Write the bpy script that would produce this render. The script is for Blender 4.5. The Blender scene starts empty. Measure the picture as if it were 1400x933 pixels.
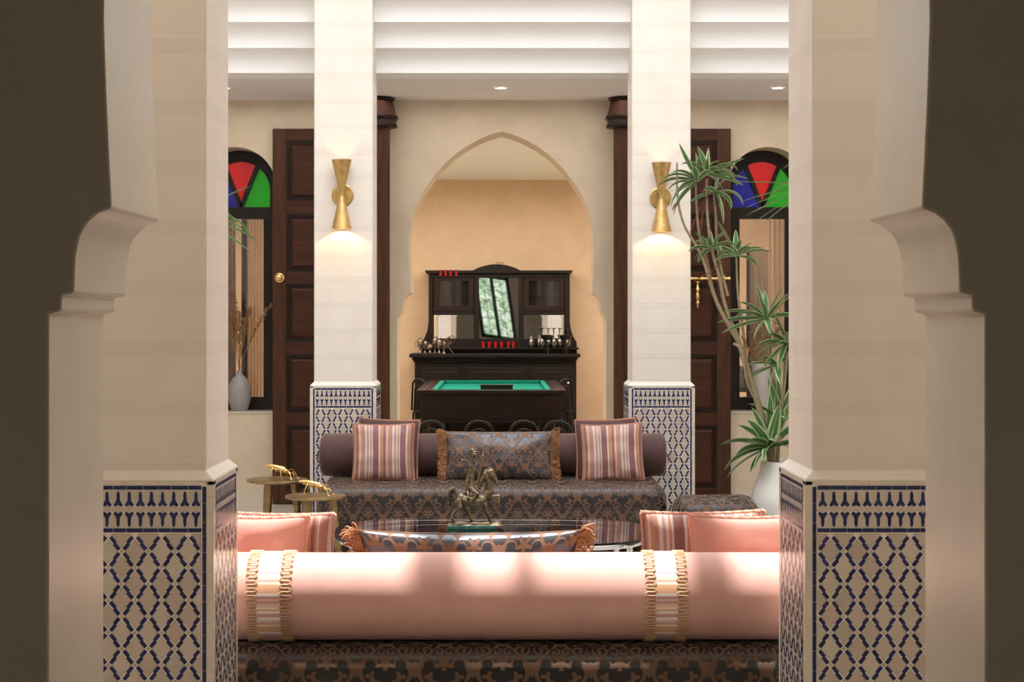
import bpy, bmesh, math, random
from mathutils import Vector, Matrix, Euler, noise
PI = math.pi
random.seed(7)
C = bpy.context.scene.collection
scene = bpy.context.scene

# ---------------------------------------------------------------- camera
H, FPX, VX, VY = 1.72, 2460.0, 680.0, 434.0
cd = bpy.data.cameras.new('camera'); cam = bpy.data.objects.new('camera', cd); C.objects.link(cam)
cam.location = (0, 0, H); cam.rotation_euler = (PI/2, 0, 0)
cd.sensor_width = 36; cd.lens = FPX/1400*36
cd.shift_x = (700-VX)/1400; cd.shift_y = (VY-466.5)/1400
cd.clip_start = .05; cd.clip_end = 200
scene.camera = cam
# ---------------------------------------------------------------- light
w = bpy.data.worlds.new('sky'); scene.world = w; w.use_nodes = True
bg = w.node_tree.nodes['Background']; bg.inputs[0].default_value = (.62, .75, 1, 1); bg.inputs[1].default_value = 1.2
SUN = Vector((.05, -.13, -1)).normalized()
sl = bpy.data.lights.new('sun', 'SUN'); sl.energy = 11; sl.angle = math.radians(.8); sl.color = (1, .96, .9)
so = bpy.data.objects.new('sun', sl); C.objects.link(so); so.location = (0, 8, 12)
so.rotation_euler = SUN.to_track_quat('-Z', 'Y').to_euler()
def area(name, loc, rot, sx, sy, e, col=(1, 1, 1)):
    l = bpy.data.lights.new(name, 'AREA'); l.shape = 'RECTANGLE'; l.size = sx; l.size_y = sy; l.energy = e; l.color = col
    o = bpy.data.objects.new(name, l); C.objects.link(o); o.location = loc; o.rotation_euler = rot; return o
area('courtyard_skylight', (.04, 10.5, 8.9), (0, 0, 0), 5.6, 7.0, 515, (.93, .965, 1))
area('far_gallery_fill', (.04, 15.8, 3.68), (0, 0, 0), 6.2, .9, 33, (1, .93, .86))  # added fill, brightens the far gallery beyond its downlights
area('near_gallery_fill', (.04, 5.1, 3.68), (0, 0, 0), 5.0, 1.0, 24, (1, .85, .68))  # added fill for pillar fronts and jambs, stands for no fixture
area('billiard_room_light', (.0, 20.0, 3.3), (0, 0, 0), 3.2, 2.2, 100, (1, .87, .74))
area('side_room_fill_left', (-2.6, 18.9, 3.35), (0, 0, 0), 1.2, 1.6, 105, (1, .84, .68))  # fill added behind the left window to brighten its stained glass
area('side_room_fill_right', (2.7, 18.9, 3.35), (0, 0, 0), 1.2, 1.6, 105, (1, .84, .68))  # same added fill behind the right window
area('front_room_fill', (0, -1.0, 3.5), (0, 0, 0), 2.5, 2.0, 6, (1, .9, .78))  # low fill added behind the camera for the dark near wall
vs = scene.view_settings
vs.view_transform = 'Standard'; vs.look = 'None'; vs.gamma = 1; vs.use_curve_mapping = False; vs.exposure = 0.02
scene.cycles.max_bounces = 8; scene.cycles.diffuse_bounces = 6

def P(px, py, d):
    p = FPX/d
    return Vector(((px-VX)/p, d, H-(py-VY)/p))
def PX(px, d): return (px-VX)*d/FPX
def PZ(py, d): return H-(py-VY)*d/FPX

# ---------------------------------------------------------------- node helpers
class S:
    """a float socket with arithmetic, so that patterns can be written as formulas"""
    def __init__(s, nt, v): s.nt = nt; s.v = v
    def op(s, o, *a, clamp=False):
        n = s.nt.nodes.new('ShaderNodeMath'); n.operation = o; n.use_clamp = clamp
        for i, x in enumerate((s,)+a):
            x = x.v if isinstance(x, S) else x
            if isinstance(x, (int, float)): n.inputs[i].default_value = x
            else: s.nt.links.new(x, n.inputs[i])
        return S(s.nt, n.outputs[0])
    def __add__(s, o): return s.op('ADD', o)
    def __sub__(s, o): return s.op('SUBTRACT', o)
    def __mul__(s, o): return s.op('MULTIPLY', o)
    def __truediv__(s, o): return s.op('DIVIDE', o)
    def abs(s): return s.op('ABSOLUTE')
    def fract(s): return s.op('FRACT')
    def sqrt(s): return s.op('SQRT')
    def cos(s): return s.op('COSINE')
    def max(s, o): return s.op('MAXIMUM', o)
    def min(s, o): return s.op('MINIMUM', o)
    def lt(s, o): return s.op('LESS_THAN', o)
    def clamp01(s): return s.op('ADD', 0.0, clamp=True)

class Mat:
    def __init__(m, name, col=(.5, .5, .5), rough=.5, metal=0., spec=.5, **kw):
        m.m = bpy.data.materials.new(name); m.m.use_nodes = True; m.nt = m.m.node_tree
        m.b = m.nt.nodes['Principled BSDF']
        m.set('Base Color', (*col, 1)); m.set('Roughness', rough); m.set('Metallic', metal); m.set('Specular IOR Level', spec)
        for k, v in kw.items(): m.set(k.replace('_', ' '), v)
        m.m.diffuse_color = (*col, 1)
    def node(m, t, **kw):
        n = m.nt.nodes.new(t)
        for k, v in kw.items():
            if k in n.inputs.keys():
                n.inputs[k].default_value = v
            else: setattr(n, k, v)
        return n
    def set(m, k, v):
        if isinstance(v, S): v = v.v
        if isinstance(v, (int, float, tuple)): m.b.inputs[k].default_value = v
        else: m.nt.links.new(v, m.b.inputs[k])
    def link(m, a, b): m.nt.links.new(a, b)
    def coord(m, kind='Object', scale=(1, 1, 1), rot=(0, 0, 0)):
        tc = m.node('ShaderNodeTexCoord'); mp = m.node('ShaderNodeMapping')
        mp.inputs['Scale'].default_value = scale; mp.inputs['Rotation'].default_value = rot
        m.link(tc.outputs[kind], mp.inputs[0]); return mp.outputs[0]
    def noise(m, vec, scale, detail=4, rough=.55, dist=0):
        n = m.node('ShaderNodeTexNoise'); n.inputs['Scale'].default_value = scale; n.inputs['Detail'].default_value = detail
        n.inputs['Roughness'].default_value = rough; n.inputs['Distortion'].default_value = dist
        m.link(vec, n.inputs['Vector']); return n.outputs[0]
    def ramp(m, fac, stops, interp='LINEAR'):
        r = m.node('ShaderNodeValToRGB'); cr = r.color_ramp; cr.interpolation = interp
        while len(cr.elements) < len(stops): cr.elements.new(.5)
        for e, (p, c) in zip(cr.elements, stops): e.position = p; e.color = (*c, 1)
        m.link(fac.v if isinstance(fac, S) else fac, r.inputs[0]); return r.outputs[0]
    def mix(m, fac, a, b, blend='MIX'):
        n = m.node('ShaderNodeMix'); n.data_type = 'RGBA'; n.blend_type = blend
        for i, x in ((0, fac), (6, a), (7, b)):
            x = x.v if isinstance(x, S) else x
            if isinstance(x, tuple): n.inputs[i].default_value = (*x, 1) if len(x) == 3 else x
            elif isinstance(x, (int, float)): n.inputs[i].default_value = x
            else: m.link(x, n.inputs[i])
        return n.outputs[2]
    def bump(m, h, strength=.3, dist=.01):
        b = m.node('ShaderNodeBump'); b.inputs['Strength'].default_value = strength; b.inputs['Distance'].default_value = dist
        m.link(h.v if isinstance(h, S) else h, b.inputs['Height']); m.link(b.outputs[0], m.b.inputs['Normal'])

def plaster(name, a, b, rough=.5, bands=False, scale=3, spec=.4):
    m = Mat(name, a, rough, spec=spec)
    v = m.coord('Object')
    n = m.noise(v, scale, 6, .6, .6); col = m.ramp(n, [(.3, a), (.7, b)])
    n2 = m.noise(v, 60, 5, .7)
    h = S(m.nt, n)*.6 + S(m.nt, n2)*.25
    if bands:
        sep = m.node('ShaderNodeSeparateXYZ'); m.link(v, sep.inputs[0])
        z = S(m.nt, sep.outputs[2]) + S(m.nt, m.noise(v, 9, 2))*.012
        f = (z/.203).fract()
        band = (f-.5).abs().op('SUBTRACT', .36)*30.
        band = band.clamp01()
        nb = m.noise(m.coord('Object', (40, 40, 120)), 1.5, 4, .7)
        col = m.mix(band*.16, col, tuple(c*.72 for c in a))
        h = h + band*S(m.nt, nb)*.7
        line = ((f-.2).abs()).lt(.006)
        col = m.mix(line*.15, col, tuple(c*.7 for c in a))
    m.set('Base Color', col); m.bump(h, .25, .006)
    return m.m

def wood(name, a, b, rough=.4, axis=2, sc=1.):
    m = Mat(name, a, rough, spec=.25)
    s = [14*sc]*3; s[axis] = 1.1*sc
    v = m.coord('Object', tuple(s)); n = m.noise(v, 1.6, 8, .65, 1.2)
    s2 = [70*sc]*3; s2[axis] = 3*sc
    n2 = m.noise(m.coord('Object', tuple(s2)), 1, 3)
    f = S(m.nt, n)*.7 + S(m.nt, n2)*.3
    m.set('Base Color', m.ramp(f, [(.35, a), (.62, b)])); m.bump(f, .25, .003)
    return m.m

def metal(name, col, rough=.3, var=.25, scale=25, metallic=1.):
    m = Mat(name, col, rough, metallic)
    n = m.noise(m.coord('Object'), scale, 5, .6)
    m.set('Base Color', m.ramp(n, [(.3, tuple(c*(1-var) for c in col)), (.7, tuple(min(1, c*(1+var*.5)) for c in col))]))
    m.set('Roughness', S(m.nt, n)*.3 + (rough-.12)); m.bump(n, .08, .002)
    return m.m

def fabric(name, col, rough=.85, sheen=.5, var=.1):
    m = Mat(name, col, rough, spec=.25)
    v = m.coord('Object'); n = m.noise(v, 6, 4); n2 = m.noise(v, 420, 2)
    m.set('Base Color', m.ramp(n, [(.25, tuple(c*(1-var) for c in col)), (.75, tuple(min(1, c*(1+var)) for c in col))]))
    m.set('Sheen Weight', sheen); m.set('Sheen Roughness', .4); m.set('Sheen Tint', (1, .85, .8, 1))
    m.bump(n2, .25, .001)
    return m.m

def island_tile(name, cols, rough=.22):
    m = Mat(name, cols[0], rough, spec=.35)
    oi = m.node('ShaderNodeObjectInfo'); g = m.node('ShaderNodeNewGeometry')
    f = (S(m.nt, oi.outputs['Random']) + S(m.nt, g.outputs['Random Per Island'])).fract()
    k = len(cols)
    col = m.ramp(f, [(i/(k-1), c) for i, c in enumerate(cols)])
    n = m.noise(m.coord('Object'), 55, 4)
    col = m.mix(S(m.nt, n)*.25, col, tuple(c*.7 for c in cols[0]))
    m.set('Base Color', col); m.set('Roughness', S(m.nt, n)*.25+(rough-.1)); m.bump(n, .12, .002)
    return m.m

def brocade(name, ground, thread, period=.245, gmetal=.75, grough=.34, wk=1.):
    m = Mat(name, ground, .5)
    uv = m.node('ShaderNodeUVMap'); sep = m.node('ShaderNodeSeparateXYZ'); m.link(uv.outputs[0], sep.inputs[0])
    U = S(m.nt, sep.outputs[0])/period; V = S(m.nt, sep.outputs[1])/period
    HY = 1.3
    x = (U.fract()-.5).abs()                       # mirrored half cell 0..0.5
    y = (V/HY).fract()*HY
    E = .014
    def mask(dist, w): return ((dist*-1. + w)/E).clamp01()
    def line(dist, w): return mask(dist, w*wk)
    def polar(cx, cy):
        dx = x-cx; dy = y-cy
        return dx, dy, (dx*dx+dy*dy).sqrt()
    def spiral(cx, cy, R, b, hand, ph, wd):
        dx, dy, r = polar(cx, cy)
        th = dy.op('ARCTAN2', dx)*(hand/(2*PI))
        s = ((r/b - th + ph).fract()-.5).abs()*b
        return line(s, wd)*mask(r, R)
    def ring(cx, cy, R, wd, yl=None, yh=None):
        dx, dy, r = polar(cx, cy)
        k = line((r-R).abs(), wd)
        if yl is not None: k = k*y.op('GREATER_THAN', yl)
        if yh is not None: k = k*y.lt(yh)
        return k
    def flower(cx, cy, R, n, amp, ph=0.):
        dx, dy, r = polar(cx, cy)
        th = dy.op('ARCTAN2', dx)
        return mask(r, ((th*float(n)+ph).cos()*amp+1.)*R)
    og = x - ((y*(2*PI/HY)).cos()*.19 + .25)
    k = mask(og.abs(), ((y*(4*PI/HY)).cos()*.016+.042*wk))
    for a in (spiral(.315, .40, .16, .108, 1., .1, .031), spiral(.165, 1.02, .165, .112, -1., .35, .032),
              spiral(.10, .36, .105, .09, -1., .2, .028), spiral(.42, .86, .115, .095, 1., .6, .029),
              flower(0., .12, .125, 5, .42, 1.5), flower(.5, .74, .13, 5, .42, 1.5), flower(0., .64, .085, 4, .5), flower(.5, .03, .09, 4, .5), flower(.5, 1.32, .09, 4, .5),
              ring(.5, .28, .17, .028, None, .36), ring(0., .93, .2, .028, None, 1.0), ring(.25, .72, .105, .027, .68), ring(.26, .10, .11, .027, .05, .3), flower(.25, 1.20, .075, 3, .4), flower(.27, .60, .06, 3, .4)):
        k = k.max(a)
    fine = m.noise(m.coord('UV', (900, 120, 1)), 1, 2)
    col = m.mix(k, ground, thread)
    col = m.mix(S(m.nt, fine)*.25, col, tuple(c*.4 for c in thread))
    m.set('Base Color', col)
    m.set('Metallic', (k*-1.+1.)*gmetal); m.set('Roughness', k*(.75-grough)+grough); m.set('Sheen Weight', k*.12)
    m.bump(k+S(m.nt, fine)*.25, .5, .0015)
    return m.m

def stripes(name, period=.21, seed=3, pal=None):
    rnd = random.Random(seed); k_ = .66 if pal is None else 1.
    m = Mat(name, (.7, .4, .35), .6, spec=.4)
    uv = m.node('ShaderNodeUVMap'); sep = m.node('ShaderNodeSeparateXYZ'); m.link(uv.outputs[0], sep.inputs[0])
    f = (S(m.nt, sep.outputs[0])/period + S(m.nt, m.noise(m.coord('UV', (3, 5, 1)), 1, 2))*.02).fract()
    pal = pal or [(.80, .68, .62), (.30, .10, .12), (.62, .26, .14), (.84, .72, .66), (.36, .15, .20), (.62, .30, .22), (.34, .13, .16), (.24, .09, .12), (.66, .32, .17), (.55, .28, .30)]
    st = []; p = 0; last = None
    for i in range(15):
        c = rnd.choice([q for q in pal if q != last]); last = c
        wd = rnd.uniform(.03, .09); st += [(p, tuple(q*k_ for q in c)), (min(.999, p+wd*.8), tuple(q*k_ for q in c))]; p += wd
        if p >= .97: break
    st = st[:32]
    n = m.noise(m.coord('UV', (260, 12, 1)), 1, 3)
    m.set('Base Color', m.mix(S(m.nt, n)*.2, m.ramp(f, st), (.5, .3, .26)))
    m.set('Sheen Weight', .3); m.bump(n, .25, .001)
    return m.m

def clear_glass(name, tint=(1, 1, 1), rough=0.02, ior=1.5):
    """clear sheet or vessel glass: sees through, reflects by Fresnel"""
    mm = bpy.data.materials.new(name); mm.use_nodes = True; nt = mm.node_tree; nt.nodes.clear()
    o = nt.nodes.new('ShaderNodeOutputMaterial'); mx = nt.nodes.new('ShaderNodeMixShader'); fr = nt.nodes.new('ShaderNodeFresnel')
    t = nt.nodes.new('ShaderNodeBsdfTransparent'); g = nt.nodes.new('ShaderNodeBsdfGlossy')
    t.inputs[0].default_value = (*tint, 1); g.inputs['Roughness'].default_value = rough; fr.inputs[0].default_value = ior
    nt.links.new(fr.outputs[0], mx.inputs[0]); nt.links.new(t.outputs[0], mx.inputs[1]); nt.links.new(g.outputs[0], mx.inputs[2]); nt.links.new(mx.outputs[0], o.inputs[0])
    return mm
def stained(name, col):
    """coloured glass pane: part clear tint, part diffusing"""
    mm = bpy.data.materials.new(name); mm.use_nodes = True; nt = mm.node_tree; nt.nodes.clear()
    o = nt.nodes.new('ShaderNodeOutputMaterial'); m1 = nt.nodes.new('ShaderNodeMixShader'); m2 = nt.nodes.new('ShaderNodeMixShader'); fr = nt.nodes.new('ShaderNodeFresnel')
    t = nt.nodes.new('ShaderNodeBsdfTransparent'); tl = nt.nodes.new('ShaderNodeBsdfTranslucent'); g = nt.nodes.new('ShaderNodeBsdfGlossy')
    tc = nt.nodes.new('ShaderNodeTexCoord'); n = nt.nodes.new('ShaderNodeTexNoise'); n.inputs['Scale'].default_value = 7; nt.links.new(tc.outputs['Object'], n.inputs['Vector'])
    cr = nt.nodes.new('ShaderNodeValToRGB'); cr.color_ramp.elements[0].color = (*[c*.75 for c in col], 1); cr.color_ramp.elements[1].color = (*col, 1); nt.links.new(n.outputs[0], cr.inputs[0])
    nt.links.new(cr.outputs[0], t.inputs[0]); nt.links.new(cr.outputs[0], tl.inputs[0]); g.inputs['Roughness'].default_value = .08
    m1.inputs[0].default_value = .55; nt.links.new(t.outputs[0], m1.inputs[1]); nt.links.new(tl.outputs[0], m1.inputs[2])
    nt.links.new(fr.outputs[0], m2.inputs[0]); nt.links.new(m1.outputs[0], m2.inputs[1]); nt.links.new(g.outputs[0], m2.inputs[2]); nt.links.new(m2.outputs[0], o.inputs[0])
    return mm
def emit(name, col, s):
    m = Mat(name, col); m.set('Emission Color', (*col, 1)); m.set('Emission Strength', s); return m.m

M = {}
M['pillar'] = plaster('pillar_plaster', (.785, .73, .67), (.73, .67, .605), .55, True)
M['wall_near'] = plaster('polished_plaster', (.87, .80, .68), (.79, .72, .60), .32, False, 2.5, .6)
M['wall_far'] = plaster('sand_plaster', (.70, .60, .465), (.60, .505, .38), .6, False, 3)
M['white'] = plaster('white_plaster', (.92, .92, .925), (.90, .90, .905), .7, False, 2)
M['ceil'] = plaster('ceiling_plaster', (.82, .785, .78), (.79, .755, .75), .8, False, 2)
M['peach'] = plaster('peach_plaster', (.66, .52, .375), (.585, .445, .31), .6, False, 3)
M['floor'] = plaster('floor_stone', (.62, .56, .48), (.52, .47, .40), .25, False, 2)
M['grout'] = plaster('tile_grout', (.86, .81, .72), (.80, .75, .66), .7, False, 20)
M['beige_tile'] = island_tile('beige_tile_glaze', [(.55, .47, .40), (.66, .58, .50), (.50, .41, .345), (.62, .57, .48), (.58, .455, .385), (.53, .475, .40)])
M['pale_tile'] = island_tile('pale_tile_glaze', [(.70, .63, .53), (.74, .67, .58), (.66, .59, .49)])
M['blue_tile'] = island_tile('cobalt_tile_glaze', [(.008, .013, .065), (.015, .024, .13), (.009, .015, .08), (.022, .034, .16)], .15)
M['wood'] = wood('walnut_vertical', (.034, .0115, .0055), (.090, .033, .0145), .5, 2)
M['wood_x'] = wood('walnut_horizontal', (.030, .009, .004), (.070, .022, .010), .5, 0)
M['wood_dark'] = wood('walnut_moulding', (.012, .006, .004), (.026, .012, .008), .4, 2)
M['ebony'] = wood('ebony_wood', (.005, .003, .003), (.010, .006, .005), .5, 0)
M['ebony_red'] = wood('mahogany_dark', (.010, .005, .004), (.022, .010, .008), .4, 0)
M['frame'] = wood('window_frame_wood', (.010, .007, .006), (.022, .015, .012), .4, 2)
M['brass'] = metal('brushed_brass', (.62, .42, .17), .30)
M['brass_old'] = metal('aged_brass', (.34, .24, .12), .38, .45, 18)
M['gold'] = metal('polished_gold', (.85, .60, .25), .22)
M['bronze'] = metal('bronze_patina', (.27, .215, .14), .30, .9, 30)
M['chrome'] = metal('chrome', (.8, .8, .82), .12, .05)
M['pewter'] = metal('dark_pewter', (.32, .27, .25), .2, .3)
M['pink'] = fabric('pink_suede', (.64, .37, .325), .8, .5)
M['pink_shaded'] = fabric('pink_suede_shaded', (.50, .245, .205), .8, .4)  # darker copy of the bolster pink, cushion shade put into the colour
M['mauve'] = fabric('mauve_suede', (.095, .050, .047), .75, .35)
M['brocade'] = brocade('copper_brocade', (.038, .036, .039), (.130, .066, .035), .215, gmetal=.5, grough=.27, wk=.82)
M['brocade_light'] = brocade('copper_brocade_cushion', (.075, .080, .098), (.21, .105, .055), .20, .5, .30, .8)
M['stripe'] = stripes('striped_silk')
M['stripe_b'] = stripes('striped_silk_band', .16, 11, [(.85, .72, .62), (.50, .18, .20), (.72, .40, .22), (.86, .80, .72), (.60, .30, .34), (.80, .55, .42), (.87, .80, .75)])
M['rope'] = fabric('rope_cord', (.42, .20, .13), .7, .4, .3)
M['rope_pink'] = fabric('pink_rope_cord', (.62, .32, .24), .7, .4, .3)
M['fringe'] = fabric('fringe_thread', (.36, .17, .075), .7, .4, .4)
M['braid'] = fabric('gold_gimp_braid', (.62, .42, .24), .6, .3, .25)
M['glass'] = clear_glass('clear_glass')
M['table_glass'] = clear_glass('table_glass', (.97, .985, .975), .0, 1.55)
M['pane'] = clear_glass('window_glass', (.95, .95, .95), .01, 1.5)
M['red'] = stained('ruby_glass', (1., .012, .04)); M['green'] = stained('emerald_glass', (.01, .85, .02)); M['blue'] = stained('cobalt_glass', (.02, .035, .75))
M['red_cup'] = Mat('red_cup_glass', (.30, .010, .012), .12).m
M['mirror'] = Mat('mirror_silver', (.86, .86, .84), .015, 1.).m
M['felt'] = fabric('green_baize', (.0, .22, .165), .95, 0.)
M['marble'] = metal('green_marble', (.03, .13, .10), .3, .6, 40, 0.)
M['black'] = Mat('black_lacquer', (.008, .008, .008), .35, 0, .3).m
M['white_glaze'] = plaster('white_glaze', (.80, .79, .75), (.77, .76, .72), .12, False, 1.5, .7)
M['lamp'] = emit('downlight_glow', (1, .86, .62), 14)
M['bulb'] = emit('bulb_glow', (1, .80, .5), 10)

# ---------------------------------------------------------------- mesh builder
WL = {}
class MB:
    def __init__(s): s.v = []; s.f = []; s.uv = []; s.mi = []; s.cur = 0
    def vert(s, p): s.v.append(tuple(p)); return len(s.v)-1
    def face(s, idx, uv=None): s.f.append(tuple(idx)); s.uv.append(uv); s.mi.append(s.cur)
    def box(s, x0, x1, y0, y1, z0, z1):
        b = len(s.v)
        for z in (z0, z1):
            for x, y in ((x0, y0), (x1, y0), (x1, y1), (x0, y1)): s.v.append((x, y, z))
        for q in ((0, 3, 2, 1), (4, 5, 6, 7), (0, 1, 5, 4), (1, 2, 6, 5), (2, 3, 7, 6), (3, 0, 4, 7)): s.face([b+i for i in q])
        return s
    def prism(s, poly, y0, y1, axis='y'):
        """poly: (a, b) points, counter-clockwise seen along +axis from the front; extruded from y0 to y1"""
        n = len(poly); b = len(s.v)
        for t in (y0, y1):
            for a, c in poly:
                s.v.append({'y': (a, t, c), 'x': (t, a, c), 'z': (a, c, t)}[axis])
        s.face([b+i for i in range(n)]); s.face([b+n+i for i in reversed(range(n))])
        for i in range(n):
            j = (i+1) % n; s.face([b+i, b+n+i, b+n+j, b+j])
        return s
    def tube(s, pts, rad, n=8, closed=False, cap=True, flat=1.0):
        pts = [Vector(p) for p in pts]; m = len(pts)
        if not isinstance(rad, (list, tuple)): rad = [rad]*m
        b = len(s.v); up = None
        for i, p in enumerate(pts):
            if closed: t = pts[(i+1) % m]-pts[i-1]
            else: t = pts[min(i+1, m-1)]-pts[max(i-1, 0)]
            t = t.normalized() if t.length > 1e-9 else Vector((0, 0, 1))
            if up is None:
                up = Vector((0, 0, 1)) if abs(t.z) < .9 else Vector((1, 0, 0))
            a = (up - t*up.dot(t)); a = a.normalized() if a.length > 1e-6 else t.orthogonal().normalized()
            up = a; c = t.cross(a)
            for k in range(n):
                th = 2*PI*k/n; s.v.append(tuple(p + (a*math.cos(th)*flat + c*math.sin(th))*rad[i]))
        for i in range(m if closed else m-1):
            j = (i+1) % m
            for k in range(n):
                l = (k+1) % n; s.face([b+i*n+k, b+i*n+l, b+j*n+l, b+j*n+k])
        if cap and not closed:
            s.face([b+k for k in reversed(range(n))]); s.face([b+(m-1)*n+k for k in range(n)])
        return s
    def lathe(s, prof, c=(0, 0, 0), n=24, axis='z', sx=1, sy=1, cap=True, ph=0):
        b = len(s.v); m = len(prof)
        for r, z in prof:
            for k in range(n):
                th = 2*PI*k/n+ph; a = r*math.cos(th)*sx; d = r*math.sin(th)*sy
                v = {'z': (a, d, z), 'y': (a, z, -d), 'x': (z, a, d)}[axis]
                s.v.append((v[0]+c[0], v[1]+c[1], v[2]+c[2]))
        for i in range(m-1):
            for k in range(n):
                l = (k+1) % n; s.face([b+i*n+k, b+i*n+l, b+(i+1)*n+l, b+(i+1)*n+k])
        if cap:
            s.face([b+k for k in reversed(range(n))]); s.face([b+(m-1)*n+k for k in range(n)])
        return s
    def ball(s, c, r, n=10, m=7, sz=(1, 1, 1)):
        prof = [(max(1e-4, math.sin(PI*i/m))*r, -math.cos(PI*i/m)*r*sz[2]) for i in range(m+1)]
        return s.lathe(prof, c, n, 'z', sz[0], sz[1])
    def grid(s, pts, uvs=None, closed_v=False):
        """pts[i][j]"""
        b = len(s.v); A = len(pts); B = len(pts[0])
        for r in pts:
            for p in r: s.v.append(tuple(p))
        for i in range(A-1):
            for j in range(B if closed_v else B-1):
                k = (j+1) % B
                q = [(i, j), (i+1, j), (i+1, k), (i, k)]
                uv = None
                if uvs: uv = [uvs(a, (j+1 if (closed_v and c_ == 0 and j == B-1 and c_ != j) else c_)) for a, c_ in q]
                s.face([b+x*B+y for x, y in q], uv)
        return s
    def mesh(s, name, mats, smooth=None, off=(0, 0, 0)):
        me = bpy.data.meshes.new(name)
        ox, oy, oz = off
        me.from_pydata([(x-ox, y-oy, z-oz) for x, y, z in s.v], [], s.f)
        if any(u is not None for u in s.uv):
            l = me.uv_layers.new(name='UVMap')
            for p, u in zip(me.polygons, s.uv):
                if u:
                    for li, c in zip(p.loop_indices, u): l.data[li].uv = c
        for m in (mats if isinstance(mats, (list, tuple)) else [mats]): me.materials.append(M[m] if isinstance(m, str) else m)
        if any(s.mi): me.polygons.foreach_set('material_index', s.mi)
        bm = bmesh.new(); bm.from_mesh(me); bmesh.ops.recalc_face_normals(bm, faces=bm.faces); bm.to_mesh(me); bm.free()
        if smooth is not None:
            me.shade_smooth(); me.set_sharp_from_angle(angle=math.radians(smooth))
        return me
    def build(s, name, mat, parent=None, smooth=None, local=False, loc=None, bevel=None, kind=None):
        off = (0, 0, 0)
        if parent is not None and not local: off = WL[parent.name]
        elif loc is not None: off = loc
        o = bpy.data.objects.new(name, s.mesh(name, mat, smooth, off)); C.objects.link(o)
        if parent is not None: o.parent = parent; WL[o.name] = tuple(WL[parent.name])
        else:
            WL[o.name] = tuple(loc) if loc is not None else (0, 0, 0)
            if loc is not None: o.location = loc
        if bevel:
            b = o.modifiers.new('bevel', 'BEVEL'); b.width = bevel; b.segments = 2; b.limit_method = 'ANGLE'; b.angle_limit = math.radians(40)
        if kind: o['kind'] = kind
        return o

def thing(name, label, cat, loc=(0, 0, 0), rot=(0, 0, 0), group=None):
    o = bpy.data.objects.new(name, None); C.objects.link(o); o.location = loc; o.rotation_euler = rot; o.empty_display_size = .1
    WL[o.name] = tuple(loc); o['label'] = label; o['category'] = cat
    if group: o['group'] = group
    return o
def tag(o, label, cat, group=None):
    o['label'] = label; o['category'] = cat
    if group: o['group'] = group
    return o
def dup(root, loc, label, rot=None, par=None):
    c = root.copy(); C.objects.link(c)
    if par is None:
        c.location = loc; c['label'] = label
        if rot is not None: c.rotation_euler = rot
    else: c.parent = par
    for ch in [k for k in KIDS.get(root.name, [])]: dup(ch, None, None, None, c)
    return c
KIDS = {}
def reg(root):
    """note a thing's children once so that copies can be made quickly"""
    for o in bpy.data.objects:
        if o.parent is not None and (o.parent == root or o.parent.parent == root):
            KIDS.setdefault(o.parent.name, [])
            if o not in KIDS[o.parent.name]: KIDS[o.parent.name].append(o)
def struct(name, mb, mat, parent=None, **k):
    o = mb.build(name, mat, parent, **k)
    if parent is None: o['kind'] = 'structure'
    return o
def clip(poly, a, b, c):
    """part of a convex or concave polygon where a*x + b*y <= c"""
    out = []
    for i in range(len(poly)):
        p, q = poly[i-1], poly[i]; dp = a*p[0]+b*p[1]-c; dq = a*q[0]+b*q[1]-c
        if dp*dq < 0:
            t = dp/(dp-dq); out.append((p[0]+(q[0]-p[0])*t, p[1]+(q[1]-p[1])*t))
        if dq <= 0: out.append(q)
    return out
def cliprect(poly, x0, x1, z0, z1):
    for a, b, c in ((1, 0, x1), (-1, 0, -x0), (0, 1, z1), (0, -1, -z0)):
        if poly: poly = clip(poly, a, b, c)
    return poly
# ================================================================= STRUCTURE
CX = .04                                # centre line of the house
YN, YF, TW = 3.705, 16.58, .52          # near arch wall front, far wall front, thickness
X0, X1 = -3.4, 3.48
ZC = 3.72
struct('floor', MB().box(X0, X1, -3.2, 22.6, -.1, 0), 'floor')
HALF = [(.964, 0), (.964, 1.726), (.9376, 1.732), (.9376, 1.765), (.912, 1.769), (.911, 1.80), (.909, 1.846), (.9015, 1.884), (.893, 1.903), (.880, 1.920), (.861, 1.935), (.8345, 1.944),
        (.840, 2.05), (.846, 2.18), (.851, 2.33), (.849, 2.47), (.832, 2.623), (.803, 2.72), (.759, 2.81), (.712, 2.893), (.661, 2.967), (.615, 3.034), (.563, 3.095), (.493, 3.167), (.418, 3.232), (.347, 3.283), (.271, 3.328), (.2, 3.365), (.125, 3.396), (.06, 3.417), (0, 3.432)]
def arch_wall(mb, y0, y1, xl, xr, ztop):
    for sgn, xe in ((-1, xl), (1, xr)):
        pts = [(CX+sgn*a, b) for a, b in HALF]
        poly = pts + [(CX, ztop), (xe, ztop), (xe, 0)]
        n = len(poly); b = len(mb.v)
        for y in (y0, y1):
            for a, c in poly: mb.v.append((a, y, c))
        mb.face([b+i for i in range(n)]); mb.face([b+n+i for i in reversed(range(n))])
        for i in range(n):
            if i == len(pts)-1: continue
            j = (i+1) % n; mb.face([b+i, b+n+i, b+n+j, b+j])
struct('ceiling', (lambda m: (m.box(X0, X1, -3.2, YN, 3.75, 3.9), m.box(X0, X1, YN+TW, 6.03, ZC, 3.9))[0])(MB()), 'ceil')
struct('ceiling_gallery', MB().box(X0, X1, 15.07, YF+.02, ZC, 3.9), 'ceil')
struct('ceiling_billiard_room', MB().box(X0, X1, YF+.5, 22.6, 3.44, 3.6), 'white')
mb = MB(); arch_wall(mb, YN, YN+TW, X0, X1, 4.2)
struct('wall_front', mb, 'wall_near', smooth=32, bevel=.006)
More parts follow.
